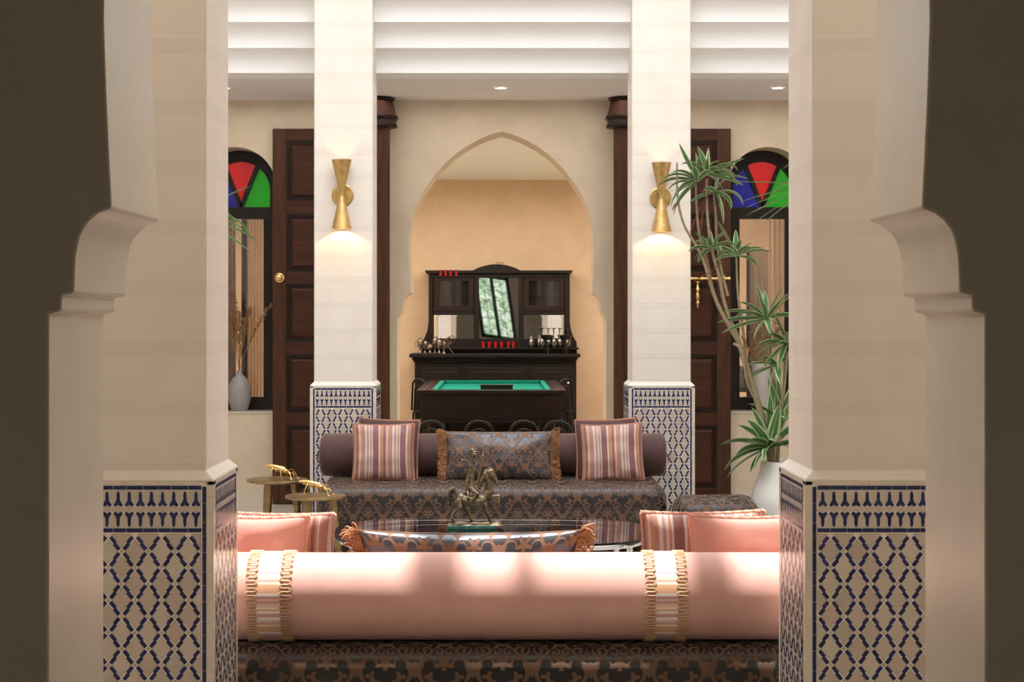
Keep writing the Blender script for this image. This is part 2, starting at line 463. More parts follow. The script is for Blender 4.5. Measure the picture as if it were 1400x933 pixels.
mb = MB(); arch_wall(mb, YF, YF+TW, CX-1.85, CX+1.85, 3.9)
WR, WC, WZ, WS = .377, 2.456, 2.913, .837      # window recess radius, offset, spring, sill
for s in (-1, 1):
    c = CX+s*WC; e = CX+s*1.85; o = X0 if s < 0 else X1
    arc = [(c+WR*math.cos(t), WZ+WR*math.sin(t)) for t in [PI*i/24 for i in range(25)]]
    top = [(c+WR, WS)]+arc+[(c-WR, WS)]
    xa, xb = min(e, o), max(e, o)
    mb.prism([(xa, 0), (xb, 0), (xb, WS), (xa, WS)], YF, YF+TW)
    mb.prism([(xa, WS), (c-WR, WS)]+[(x, z) for x, z in reversed(arc) if x <= c+1e-6]+[(c, 3.9), (xa, 3.9)], YF, YF+TW)
    mb.prism([(xb, WS), (xb, 3.9), (c, 3.9)]+[(x, z) for x, z in reversed(arc) if x >= c-1e-6]+[(c+WR, WS)], YF, YF+TW)
struct('wall_back', mb, 'wall_far', smooth=32)
struct('wall_left', MB().box(X0-.2, X0, -3.2, 17.1, 0, 9.3), 'pillar')
struct('wall_right', MB().box(X1, X1+.2, -3.2, 17.1, 0, 9.3), 'pillar')
struct('wall_billiard_room_back', MB().box(X0, X1, 22.5, 22.7, 0, 3.6), 'peach')
struct('wall_billiard_room_left', MB().box(X0-.2, X0, 17.1, 22.7, 0, 3.6), 'peach')
struct('wall_billiard_room_right', MB().box(X1, X1+.2, 17.1, 22.7, 0, 3.6), 'peach')
bz = 0
mb = MB()
for s in (-1, 1):
    a, b = (X0, CX-2.1) if s < 0 else (CX+2.1, X1)
    mb.box(a, b, YF-.015, YF, 0, .13)
struct('baseboard_back', mb, 'pale_tile')
# stepped cornices above the courtyard, near and far
def cornice(mb, yf, d):
    """courtyard face at yf; d=-1 steps toward the camera as they rise (far side), +1 for the near side"""
    n = 4; pr = [(0, ZC)]
    z = ZC; off = 0
    for i in range(n):
        pr.append((off, z+.10)); 
        for k in range(1, 5): t = k/4; pr.append((off+.13*(1-math.cos(t*PI/2)), z+.10+.085*math.sin(t*PI/2)))
        off += .13; z += .19; pr.append((off+.0, z))
    pr.append((off, 9.0)); pr.append((-.35, 9.0)); pr.append((-.35, ZC))
    mb.prism([(yf+d*a, b) for a, b in pr], X0, X1, 'x')
mb = MB(); cornice(mb, 14.72, -1); struct('beam_far', mb, 'white', smooth=30)
mb = MB(); cornice(mb, 6.50, 1); struct('beam_near', mb, 'white', smooth=30)
# roof added to block the sun, its open slot shaping the patch on the sofa
sx0, sx1, sy0, sy1 = -2.0, 1.6, 7.3, 9.05
mb = MB().box(X0-.2, X1+.2, -3.3, sy0, 9.0, 9.2).box(X0-.2, X1+.2, sy1, 22.7, 9.0, 9.2).box(X0-.2, sx0, sy0, sy1, 9.0, 9.2).box(sx1, X1+.2, sy0, sy1, 9.0, 9.2)
struct('roof_sun_blocker', mb, 'white')
mb = MB()
for x, wd in ((-.31, .07), (.38, .17)): mb.box(x-wd/2, x+wd/2, sy0, sy1, 9.02, 9.12)
b = [(-.76, sy0), (-.56, sy0), (-.50, sy1), (-.70, sy1)]
mb.prism(b, 9.04, 9.1, 'z')
struct('beam_skylight', mb, 'white')
# room behind the viewer
mb = MB()
wx0, wx1, wz0, wz1 = -.52, .40, 1.20, 2.74
mb.box(X0, wx0, -3.2, -3.0, 0, 3.9).box(wx1, X1, -3.2, -3.0, 0, 3.9).box(wx0, wx1, -3.2, -3.0, 0, wz0).box(wx0, wx1, -3.2, -3.0, wz1, 3.9)
struct('wall_behind', mb, 'wall_near')
mb = MB()
for a, b_ in ((wx0, wx0+.09), (-.10, -.01), (wx1-.09, wx1)): mb.box(a, b_, -3.08, -3.0, wz0, wz1)
mb.box(wx0, wx1, -3.08, -3.0, wz0, wz0+.09).box(wx0, wx1, -3.08, -3.0, wz1-.09, wz1)
wn = struct('window_3', mb, 'frame')
g = Mat('garden_daylight_glass', (.3, .4, .3))
n = g.noise(g.coord('Object'), 9, 8, .7, .5); cc = g.ramp(n, [(.36, (.10, .18, .09)), (.5, (.42, .55, .38)), (.62, (.85, .95, .85))])
g.set('Emission Color', cc); g.set('Emission Strength', 1.3)
MB().box(wx0+.05, wx1-.05, -3.06, -3.05, wz0+.05, wz1-.05).build('window_pane', g.m, wn)
mb = MB()
for cx_ in (-.27, .165):
    for k in range(6):
        z = wz0+.16+k*.23
        for t in (-1, 1):
            mb.tube([(cx_+t*.02+t*.09*(1-math.cos(a)), -3.02, z+.1*math.sin(a)) for a in [i*PI/6 for i in range(9)]], .006, 5)
    mb.tube([(cx_, -3.02, wz0), (cx_, -3.02, wz1)], .007, 5)
mb.build('window_grille', 'black', wn)

# ---------------------------------------------------------------- stained windows
def window(idx, s):
    c = CX+s*WC; y = YF+.40; gr = .274; z1 = 2.757
    R = WR-.002
    N = 24
    root = bpy.data.objects.new('window_%d' % idx, None); C.objects.link(root); root.location = (c, y, WS); root['kind'] = 'structure'; WL[root.name] = (c, y, WS)
    def archpts(r, zb, hw=None): return [(c+r, zb)]+[(c+r*math.cos(PI*i/N), WZ+r*math.sin(PI*i/N)) for i in range(N+1)]+[(c-r, zb)]
    def bandmesh(ro, ri, zb, ya, yb):
        mb = MB(); a, b_ = archpts(ro, zb), archpts(ri, zb)
        pts = [[(p[0], ya, p[1]) for p in a], [(p[0], yb, p[1]) for p in a], [(p[0], yb, p[1]) for p in b_], [(p[0], ya, p[1]) for p in b_], [(p[0], ya, p[1]) for p in a]]
        mb.grid(pts); return mb
    mb = bandmesh(R, gr+.045, WS, y-.06, y+.06)
    mb.build('window_frame', 'frame', root, smooth=30)
    mb = bandmesh(gr+.05, gr, WZ-.01, y-.03, y+.03)
    mb.box(c-gr-.05, c-gr, y-.03, y+.03, z1-.1, WZ).box(c+gr, c+gr+.05, y-.03, y+.03, z1-.1, WZ)
    mb.box(c-gr-.05, c+gr+.05, y-.045, y+.045, z1-.11, z1)
    mb.box(c-gr-.05, c-.214, y-.03, y+.03, WS+.0, z1-.1).box(c+.214, c+gr+.05, y-.03, y+.03, WS, z1-.1)
    mb.box(c-gr-.05, c+gr+.05, y-.045, y+.045, WS, .967)
    mb.build('window_sash', 'frame', root, smooth=30)
    o0 = (c, z1)
    outline = archpts(gr+.02, z1-.01)
    ang = math.radians(22)
    for t in (-1, 1):
        dx, dz = math.sin(ang)*t, math.cos(ang); px_, pz_ = dz*.020, -dx*.020
        L = .44
        q = [(o0[0]-px_, o0[1]-pz_), (o0[0]+px_, o0[1]+pz_), (o0[0]+px_+dx*L, o0[1]+pz_+dz*L), (o0[0]-px_+dx*L, o0[1]-pz_+dz*L)]
        MB().prism(q, y-.035, y+.035).build('muntin', 'frame', root)
    # panes: left, middle, right by half planes through the fan centre
    nx, nz = math.cos(ang), math.sin(ang)
    k = nx*c - nz*z1     # right muntin line: nx*x - nz*z = k
    right = clip(outline, -nx, nz, -k)
    k2 = -nx*c - nz*z1
    left = clip(outline, nx, nz, nx*c+nz*z1)
    mid = clip(clip(outline, nx, -nz, k), -nx, -nz, -(nx*c+nz*z1))
    for poly, col in ((left, 'blue'), (mid, 'red'), (right, 'green')):
        o = MB().prism(poly, y-.004, y+.004).build('stained_glass_pane', col, root); o['label'] = {'blue': 'deep blue glass pane', 'red': 'ruby red glass pane', 'green': 'emerald green glass pane'}[col]
    MB().box(c-.22, c+.22, y-.003, y+.003, .96, z1-.1).build('window_pane', 'pane', root)
window(1, -1); window(2, 1)
mb = MB()
for s in (-1, 1): mb.box(CX+s*WC-WR+.001, CX+s*WC+WR-.001, YF-.01, YF+.34, WS, WS+.012)
struct('trim_window_sills', mb, 'pale_tile')

# ---------------------------------------------------------------- pillars with tiled dado
PWX, PDY = .466, .50
DZ = 1.173; DOUT = .030
FW, FH = .0890, .1085                  # diamond width, height
TH = .0035
lz_poly = lambda w, h: [(0, -h/2), (w/2, 0), (0, h/2), (-w/2, 0)]
def bar_poly(sgn):
    """zigzag cobalt bar along a lattice edge, centred on 0; sgn +1 rises to the right"""
    L = math.hypot(FW/2, FH/2); ux, uz = FW/2/L, FH/2/L; nx, nz = -uz, ux
    h, wd, st = L*.365, .0063, .0024
    pts = [(-h, -wd-st), (0, -wd-st), (0, -wd+st), (h, -wd+st), (h, wd+st), (0, wd+st), (0, wd-st), (-h, wd-st)]
    return [(sgn*(ux*a+nx*b), uz*a+nz*b) for a, b in pts][::(1 if sgn > 0 else -1)]
def y_poly(up):
    p = [(-.0042, .0), (0, .005), (.0042, 0), (.0062, -.010), (.0056, -.022), (.0080, -.030), (.0160, -.041), (.0100, -.0485), (0, -.0415), (-.0100, -.0485), (-.0160, -.041), (-.0080, -.030), (-.0056, -.022), (-.0062, -.010)]
    return [(a, b+.022) for a, b in p] if up else [(a, -b-.022) for a, b in p][::-1]
def grow(poly, f, g=None):
    return [(a*f, b*(g or f)) for a, b in poly]
def flat_tile(poly, th): return MB().prism(poly, -th, 0)
def tile_face(W, add, addy=None):
    """lay one dado face of width W: add(kind, polygon, centre) in face coordinates (x from the middle, z height)"""
    n = max(3, round((W-.084)/FW)); field = n*FW; bx = field/2
    zt = DZ-.014
    # pale edge strip tiles
    for s in (-1, 1):
        zz = 0.0; i = 0
        while zz < DZ-.002:
            z2 = min(DZ, zz+.075+.012*((i*7) % 3)); wdt = W/2-bx-.0175
            add('pale', [(-wdt/2, -(z2-zz)/2+.001), (wdt/2, -(z2-zz)/2+.001), (wdt/2, (z2-zz)/2-.001), (-wdt/2, (z2-zz)/2-.001)], (s*(bx+.0165+wdt/2), (zz+z2)/2)); zz = z2; i += 1
        zz = 0.0; i = 0
        while zz < zt-.03:
            z2 = min(zt, zz+.045+.010*((i*5) % 3)); wd = .0125
            add('blue', [(-wd/2, -(z2-zz)/2+.0007), (wd/2, -(z2-zz)/2+.0007), (wd/2, (z2-zz)/2-.0007), (-wd/2, (z2-zz)/2-.0007)], (s*(bx+.009), (zz+z2)/2)); zz = z2; i += 1
    def hbar(zc, x0, x1):
        x = x0; i = 0
        while x < x1-.02:
            x2 = min(x1, x+.044+.006*((i*5) % 3))
            add('blue', [(-(x2-x)/2+.0008, -.0066), ((x2-x)/2-.0008, -.0066), ((x2-x)/2-.0008, .0066), (-(x2-x)/2+.0008, .0066)], ((x+x2)/2, zc)); x = x2; i += 1
    hbar(zt-.008, -bx, bx)
    x = -W/2+.001; i = 0
    while x < W/2-.01:
        x2 = min(W/2, x+.042); add('pale', [(-(x2-x)/2+.001, -.0055), ((x2-x)/2-.001, -.0055), ((x2-x)/2-.001, .0055), (-(x2-x)/2+.001, .0055)], ((x+x2)/2, DZ-.007)); x = x2
    z_f0, z_f1 = zt-.142, zt-.017
    m = round(field/.0371); pw = field/m; zm = (z_f0+z_f1)/2
    add('plate', [(-bx+.001, z_f0+.001), (bx-.001, z_f0+.001), (bx-.001, z_f1-.001), (-bx+.001, z_f1-.001)], (0, 0))
    for i in range(m):
        xc = -bx+pw*(i+.5)
        add('yup', y_poly(True), (xc, zm+.034)); add('ydn', y_poly(False), (xc, zm-.034))
        if i < m: add('dot', lz_poly(.011, .013), (xc, zm))
    z_h = z_f0-.008; hbar(z_h, -bx, bx)
    zf = z_h-.010                         # lattice hangs from here
    rows = int(zf/(FH/2))+2
    for r in range(rows):
        zc = zf-.006-FH/2*r
        for c in range(n+1):
            xc = -bx+FW*c if r % 2 == 1 else -bx+FW*(c+.5)
            if xc > bx+.001: continue
            # nodes lie on the row itself, diamonds between
            q = [(a+xc, b+zc) for a, b in lz_poly(.0125, .0145)]
            q = cliprect(q, -bx+.001, bx-.001, .002, zf)
            if len(q) > 2 and 0 < r: add('dot', q, (0, 0))
            dc = (xc, zc-FH/2)
            q0 = [(-.009, -FH/2+.0118), (.009, -FH/2+.0118), (FW/2-.0125, -.008), (FW/2-.0125, .008), (.009, FH/2-.0118), (-.009, FH/2-.0118), (-FW/2+.0125, .008), (-FW/2+.0125, -.008)]
            q0 = [(0, -FH/2+.0140), (FW/2-.0120, 0), (0, FH/2-.0140), (-FW/2+.0120, 0)]
            inner = cliprect([(a+dc[0], b+dc[1]) for a, b in q0], -bx+.001, bx-.001, .002, zf-.001)
            if len(inner) > 2:
                whole = len(inner) == 4 and abs(dc[0]) < bx-.01 and dc[1]-FH/2 > 0
                if whole: add('diamond', q0, dc)
                else: add('cut', inner, (0, 0))
        # bars between node rows r and r+1
        for e in range(2*n):
            xm = -bx+FW/4+FW/2*e; zb = zc-FH/4
            if zb < .03: continue
            up = (e+r) % 2 == 0       # node at lower-left / upper-right ?
            add('bar_u' if up else 'bar_d', bar_poly(1 if up else -1), (xm, zb))
    # triangles above the first row
    for c in range(n+1):
        xc = -bx+FW*c
        q = cliprect([(xc+a, zf-.006+b) for a, b in [(0, -FH/2+.0105), (FW/2-.0092, 0), (0, FH/2-.0105), (-FW/2+.0092, 0)]], -bx+.001, bx-.001, 0, zf-.001)
        if len(q) > 2: add('cut', q, (0, 0))
SH = {}
def shared(kind, poly, th, mat):
    if kind not in SH: SH[kind] = flat_tile(poly, th).mesh(kind+'_tile', mat)
    return SH[kind]
MATK = {'pale': 'pale_tile', 'blue': 'blue_tile', 'yup': 'blue_tile', 'ydn': 'blue_tile', 'bar_u': 'blue_tile', 'bar_d': 'blue_tile', 'dot': 'beige_tile', 'diamond': 'beige_tile', 'cut': 'beige_tile', 'plate': 'beige_tile'}
THK = {'pale': .0015, 'blue': .0017, 'yup': .0021, 'ydn': .0021, 'bar_u': .0019, 'bar_d': .0019, 'dot': .0022, 'diamond': .0016, 'cut': .0016, 'plate': .0010}
NAMEK = {'yup': 'cobalt_tile', 'ydn': 'cobalt_tile', 'bar_u': 'cobalt_bar_tile', 'bar_d': 'cobalt_bar_tile', 'diamond': 'diamond_tile'}
def pillar(name, xa, y0, ztop, near):
    """xa: left edge"""
    xb, y1 = xa+PWX, y0+PDY
    mb = MB()
    c = .008
    sec = [(xa+c, y0), (xb-c, y0), (xb, y0+c), (xb, y1-c), (xb-c, y1), (xa+c, y1), (xa, y1-c), (xa, y0+c)]
    mb.prism(sec, .02, ztop, 'z')
    root = mb.build(name, 'pillar', None, loc=((xa+xb)/2, (y0+y1)/2, 0)); root['kind'] = 'structure'
    L = WL[root.name]
    ax, bx, ay, by = xa-DOUT, xb+DOUT, y0-DOUT, y1+DOUT
    g = .0018
    MB().box(ax+g, bx-g, ay+g, by-g, 0, DZ).build('tile_grout', 'grout', root)
    # sloping cap
    mb = MB()
    r0 = [(ax+.001, ay+.001), (bx-.001, ay+.001), (bx-.001, by-.001), (ax+.001, by-.001)]; r1 = [(xa-.001, y0-.001), (xb+.001, y0-.001), (xb+.001, y1+.001), (xa-.001, y1+.001)]
    pts = [[(x, y, DZ) for x, y in r0], [(x, y, DZ+.006) for x, y in r0], [(x, y, DZ+.033) for x, y in r1], [(x, y, DZ+.05) for x, y in [(xa+.002, y0+.002), (xb-.002, y0+.002), (xb-.002, y1-.002), (xa+.002, y1-.002)]]]
    mb.grid(pts, closed_v=True); mb.face([len(mb.v)-4+i for i in range(4)])
    mb.build('dado_cap', 'pillar', root, bevel=.004)
    rest = {}
    def face(org, ux, nrm, W, single):
        # org: middle of the face at floor; ux: direction along the face; nrm: outward
        rotz = math.atan2(ux[1], ux[0])
        nstuff = {}
        def add(kind, poly, ctr):
            if single and kind in NAMEK and (near or kind in ('diamond',)):
                me = shared(kind, poly, THK[kind], MATK[kind])
                o = bpy.data.objects.new(NAMEK[kind], me); C.objects.link(o); o.parent = root
                o.location = (org[0]+ux[0]*ctr[0]+nrm[0]*-g-L[0], org[1]+ux[1]*ctr[0]+nrm[1]*-g-L[1], ctr[1]); o.rotation_euler = (0, 0, rotz)
                return
            mb = rest.setdefault(MATK[kind], MB())
            for q, th in ([(poly, THK[kind])] if kind[0] != 'y' else [(poly, THK[kind])]):
                b = len(mb.v); m = len(q)
                for t in (0, th):
                    for a, z in q:
                        a += ctr[0]; mb.v.append((org[0]+ux[0]*a+nrm[0]*(t-g), org[1]+ux[1]*a+nrm[1]*(t-g), z+ctr[1]))
                mb.face([b+m+i for i in range(m)])
                for i in range(m):
                    j = (i+1) % m; mb.face([b+i, b+j, b+m+j, b+m+i])
            if kind[0] == 'y':     # pale joint round each piece
                jb = rest.setdefault('grout', MB()); q = [(a*1.2, z*1.06) for a, z in poly]; b = len(jb.v); m = len(q)
                for a, z in q:
                    a += ctr[0]; jb.v.append((org[0]+ux[0]*a+nrm[0]*(.0013-g), org[1]+ux[1]*a+nrm[1]*(.0013-g), z+ctr[1]))
                jb.face([b+i for i in range(m)])
        def add2(kind, poly, ctr):
            add(kind, poly, ctr)
            if single and kind[0] == 'y' and near:
                jb = rest.setdefault('grout', MB()); q = [(a*1.2, z*1.06) for a, z in poly]; b = len(jb.v); m = len(q)
                for a, z in q:
                    a += ctr[0]; jb.v.append((org[0]+ux[0]*a+nrm[0]*(.0013-g), org[1]+ux[1]*a+nrm[1]*(.0013-g), z+ctr[1]))
                jb.face([b+i for i in range(m)])
        tile_face(W, add2)
    face(((ax+bx)/2, ay, 0), (1, 0), (0, -1), bx-ax, True)
    face((bx, (ay+by)/2, 0), (0, 1), (1, 0), by-ay, False)
    face((ax, (ay+by)/2, 0), (0, -1), (-1, 0), by-ay, False)
    for k, m in rest.items():
        o = m.build({'grout': 'tile_joints', 'blue_tile': 'cobalt_tiles', 'beige_tile': 'beige_tiles', 'pale_tile': 'edge_tiles'}[k], k, root); o['kind'] = 'stuff'
    return root
pillar('pillar_near_left', CX-1.016-PWX, 6.03, 5.6, True)
pillar('pillar_near_right', CX+1.016, 6.03, 5.6, True)
pillar('pillar_far_left', CX-1.031-PWX, 14.30, 5.6, False)
pillar('pillar_far_right', CX+1.031, 14.30, 5.6, False)
# ================================================================= DOORS, POSTS, LAMPS
def door_leaf(idx, s):
    d = YF-.04; ya, yb = d-.03, d+.03
    xo = CX+s*2.103; xi = CX+s*1.235
    x0, x1 = min(xo, xi), max(xo, xi)
    root = bpy.data.objects.new('door_%d' % idx, None); C.objects.link(root); root.location = (xo, d, 0); root['kind'] = 'structure'; WL[root.name] = (xo, d, 0)
    dd = 16.51
    ztop, zbot = PZ(176, dd), .012
    st = .125
    for a, b in ((x0, x0+st), (x1-st, x1)): MB().box(a, b, ya, yb, zbot, ztop).build('stile', 'wood', root, bevel=.004)
    rows = [(192, 275), (293, 372), (388, 468), (485, 565), (582, 668)]
    zr = [ztop]+[PZ(v, dd) for r in rows for v in r]+[zbot]
    for k in range(0, len(zr), 2): MB().box(x0+st, x1-st, ya+.002, yb-.002, zr[k+1], zr[k]).build('rail', 'wood_x', root, bevel=.003)
    for k in range(1, len(zr)-1, 2):
        zt, zb = zr[k], zr[k+1]; a, b = x0+st, x1-st
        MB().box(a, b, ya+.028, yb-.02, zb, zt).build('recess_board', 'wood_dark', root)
        # moulding: two stepped frames
        mb = MB()
        for off, t, yy in ((0, .014, ya+.006), (.018, .012, ya+.014)):
            p0 = [(a+off, zb+off), (b-off, zb+off), (b-off, zt-off), (a+off, zt-off)]; o2 = off+t
            p1 = [(a+o2, zb+o2), (b-o2, zb+o2), (b-o2, zt-o2), (a+o2, zt-o2)]
            mb.grid([[(x, ya+.03, z) for x, z in p0], [(x, yy, z) for x, z in p0], [(x, yy, z) for x, z in p1], [(x, ya+.03, z) for x, z in p1]], closed_v=True)
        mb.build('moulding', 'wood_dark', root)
        o = .040
        mb = MB(); p0 = [(a+o, zb+o), (b-o, zb+o), (b-o, zt-o), (a+o, zt-o)]; p1 = [(a+o+.022, zb+o+.022), (b-o-.022, zb+o+.022), (b-o-.022, zt-o-.022), (a+o+.022, zt-o-.022)]
        mb.grid([[(x, ya+.03, z) for x, z in p0], [(x, ya+.024, z) for x, z in p0], [(x, ya+.010, z) for x, z in p1]], closed_v=True); n = len(mb.v)
        mb.face([n-4, n-3, n-2, n-1]); mb.build('panel', 'wood_x', root)
    return root, ya
dl, ya = door_leaf(1, -1)
kx, kz = PX(382, 16.5), PZ(380, 16.5)
k = MB().lathe([(.0, 0), (.042, 0), (.044, -.006), (.03, -.012), (.016, -.016), (.015, -.032), (.028, -.040), (.034, -.052), (.028, -.063), (.012, -.068), (.0, -.069)], (kx, ya, kz), 20, 'y').build('door_knob', 'gold', dl, smooth=40)
dr, ya = door_leaf(2, 1)
bz_ = PZ(381, 16.45); mb = MB()
mb.tube([(PX(936, 16.45), ya-.035, bz_), (PX(999, 16.45), ya-.035, bz_)], .013, 10)
for px_ in (945, 960, 984, 996): mb.lathe([(.013, -.008), (.02, -.006), (.02, .006), (.013, .008)], (PX(px_, 16.45), ya-.035, bz_), 12, 'x')
for px_ in (942, 990): mb.box(PX(px_, 16.45)-.015, PX(px_, 16.45)+.015, ya-.03, ya, bz_-.03, bz_+.03)
mb.tube([(PX(941, 16.45)+.02*math.cos(a), ya-.035+.0, bz_+.03+.02*math.sin(a)) for a in [i*PI/5 for i in range(10)]], .005, 6, closed=True)
mb.build('bolt', 'gold', dr, smooth=40)
hx = PX(954, 16.45); 
prof = [(0, 0), (.010, -.004), (.022, -.012), (.022, -.02), (.010, -.03), (.013, -.05), (.020, -.07), (.024, -.085), (.016, -.10), (.011, -.11), (.019, -.125), (.022, -.15), (.017, -.17), (.012, -.185), (.022, -.20), (.019, -.215), (.008, -.225), (.010, -.24), (.004, -.252), (0, -.254)]
MB().lathe([(r, z) for r, z in prof], (hx, ya-.045, bz_-.018), 12).build('hanging_pull', 'gold', dr, smooth=40)

def post(s, label):
    cx = CX+s*1.128; cy = YF-.205
    t = thing('wooden_post', label, 'post', (cx, cy, 0), group='wooden posts beside the central arch')
    oc = lambda r, z: (r, z)
    MB().lathe([(.118, 0), (.118, 3.50)], (cx, cy, 0), 8, ph=PI/8).build('shaft', 'wood', t, bevel=.006)
    z0 = PZ(176, 16.4)
    m = MB().lathe([(.118, z0-.0), (.185, z0+.004), (.192, z0+.02), (.18, z0+.035), (.178, z0+.07), (.196, z0+.085), (.200, z0+.10), (.185, z0+.112)], (cx, cy, 0), 8, ph=PI/8)
    m.build('capital_moulding', 'wood_dark', t)
    m = MB().lathe([(.182, z0+.105), (.172, z0+.15), (.145, z0+.248)], (cx, cy, 0), 8, ph=PI/8); m.build('capital', 'wood', t)
    MB().lathe([(.13, z0+.245), (.155, z0+.252), (.16, z0+.262), (.155, z0+.274), (.12, z0+.276)], (cx, cy, 0), 24).build('capital_ring', 'wood_dark', t, smooth=40)
    return t
post(-1, 'dark carved wooden post with flared capital, left of the arch'); post(1, 'dark carved wooden post with flared capital, right of the arch')

def spot(name, loc, e, col=(1, .74, .42), rad=.012):
    l = bpy.data.lights.new(name, 'POINT'); l.energy = e; l.color = col; l.shadow_soft_size = rad
    o = bpy.data.objects.new(name, l); C.objects.link(o); o.location = loc
def sconce(px, pyt, pyb, label):
    d = 14.16; x = PX(px, d); zt, zb = PZ(pyt, d), PZ(pyb, d); zm = (zt+zb)/2; yc = 14.30-.098
    t = thing('wall_sconce', label, 'wall lamp', (x, 14.30, zm), group='double cone sconces on the far pillars')
    def cone(a, b): 
        r0, r1 = .018, .080
        return MB().lathe([(r1, b), (r1-.004, b), (r0-.003, a+(.006 if b > a else -.006)), (.001, a+(.006 if b > a else -.006)), (.001, a), (r0, a), (r1, b)], (x, yc, 0), 40, cap=False)
    cone(zm+.004, zt).build('upper_shade', 'brass', t, smooth=40); cone(zm-.004, zb).build('lower_shade', 'brass', t, smooth=40)
    MB().lathe([(0, 14.302), (.088, 14.302), (.088, 14.292), (.080, 14.286), (0, 14.285)], (x, 0, zm+.0), 36, 'y').build('wall_plate', 'brass', t, smooth=30)
    mb = MB().tube([(x, 14.288, zm), (x, yc, zm)], .011, 12); mb.lathe([(.02, -.01), (.021, 0), (.02, .01)], (x, yc, zm), 16)
    for a in (-1, 1): mb.ball((x+a*.045, 14.284, zm-.01), .006, 8, 5)
    mb.build('arm', 'brass', t, smooth=40)
    MB().ball((x, yc, zb+.085), .012, 10, 7).build('bulb', 'bulb', t, smooth=60)
    spot('sconce_light_down', (x, yc, zb+.050), 3.8); spot('sconce_light_up', (x, yc, zt-.11), 1.4)
sconce(466.5, 218, 313, 'brass double cone sconce on the left far pillar')
sconce(905, 222, 317, 'brass double cone sconce on the right far pillar, behind plant leaves')

def downlight(x, y, label):
    t = thing('ceiling_downlight', label, 'ceiling light', (x, y, ZC), group='recessed gallery downlights')
    MB().lathe([(.062, ZC-.001), (.062, ZC-.006), (.050, ZC-.007), (.045, ZC-.003)], (x, y, 0), 28, cap=False).build('trim_ring', 'white', t, smooth=40)
    MB().lathe([(0, ZC-.0025), (.046, ZC-.0025)], (x, y, 0), 24, cap=False).build('lens', 'lamp', t)
for x, lb in ((CX-.01, 'small round recessed downlight above the central arch'), (CX+2.40, 'small round recessed downlight above the right arched window'), (CX-2.42, 'small round recessed downlight above the left arched window')):
    downlight(x, 15.67, lb)
    l = bpy.data.lights.new('downlight_beam', 'SPOT'); l.energy = 12; l.spot_size = 1.5; l.spot_blend = .6; l.color = (1, .86, .66); l.shadow_soft_size = .04
    o = bpy.data.objects.new('downlight_beam', l); C.objects.link(o); o.location = (x, 15.67, ZC-.03)

# ================================================================= SOFAS
def rbox(x0, x1, y0, y1, z0, z1, r, seg=7, u0=0., puff=0.):
    """rounded upholstery block with metric UVs (u along x, v round the section)"""
    mb = MB()
    def sec(ins):
        pts = []
        a0, a1, b0, b1 = y0+ins, y1-ins, z0+ins*.6, z1-ins
        rr = min(r, (b1-b0)/2-.001, (a1-a0)/2-.001)
        for cy, cz, st in ((a0+rr, b0+rr, PI), (a0+rr, b1-rr, PI/2), (a1-rr, b1-rr, 0), (a1-rr, b0+rr, -PI/2)):
            for k in range(seg+1):
                t = st + (0 if False else -k*PI/2/seg) if False else st+PI/2-(k*PI/2/seg) if False else None
            pass
        out = []
        def arc(cy, cz, t0, t1):
            for k in range(seg+1):
                t = t0+(t1-t0)*k/seg; out.append((cy+rr*math.cos(t), cz+rr*math.sin(t)))
        arc(a0+rr, b0+rr, 1.5*PI, PI); arc(a0+rr, b1-rr, PI, PI/2)
        nmid = 10
        for k in range(1, nmid): out.append((a0+rr+(a1-a0-2*rr)*k/nmid, b1+puff*math.sin(PI*k/nmid)))
        arc(a1-rr, b1-rr, PI/2, 0); arc(a1-rr, b0+rr, 0, -PI/2)
        return out
    st = []; 
    for k in range(seg+1): t = k/seg*PI/2; st.append((x0+r*(1-math.sin(t)), r*(1-math.cos(t)) if False else r*(1-math.sin(PI/2-t)) if False else None))
    xs = [(x0+r*(1-math.cos(k/seg*PI/2)), r*(1-math.sin(k/seg*PI/2))) for k in range(seg+1)]
    n = max(6, int((x1-x0-2*r)/.06)); xs += [(x0+r+(x1-x0-2*r)*k/n, 0) for k in range(1, n)]
    xs += [(x1-r*(1-math.cos(k/seg*PI/2)), r*(1-math.sin(k/seg*PI/2))) for k in range(seg, -1, -1)]
    base = sec(0); v = [0.]
    for a, b in zip(base, base[1:]+base[:1]): v.append(v[-1]+math.hypot(a[0]-b[0], a[1]-b[1]))
    u = [0.]
    for a, b in zip(xs, xs[1:]): u.append(u[-1]+math.hypot(a[0]-b[0], a[1]-b[1]))
    pts = []
    for (x, ins) in xs:
        row = []
        for (y, z) in sec(ins):
            w_ = noise.noise(Vector((x*3, y*3, z*3)))*.004
            row.append((x, y+w_, z+w_))
        pts.append(row)
    mb.grid(pts, lambda i, j: (u[i]+u0, v[j]), closed_v=True)
    m = len(base); b = 0
    for off, ux in ((0, x0), ((len(xs)-1)*m, x1)):
        mb.face([off+j for j in range(m)], [(u0+base[j][0], v[0]+base[j][1]) for j in range(m)])
    return mb
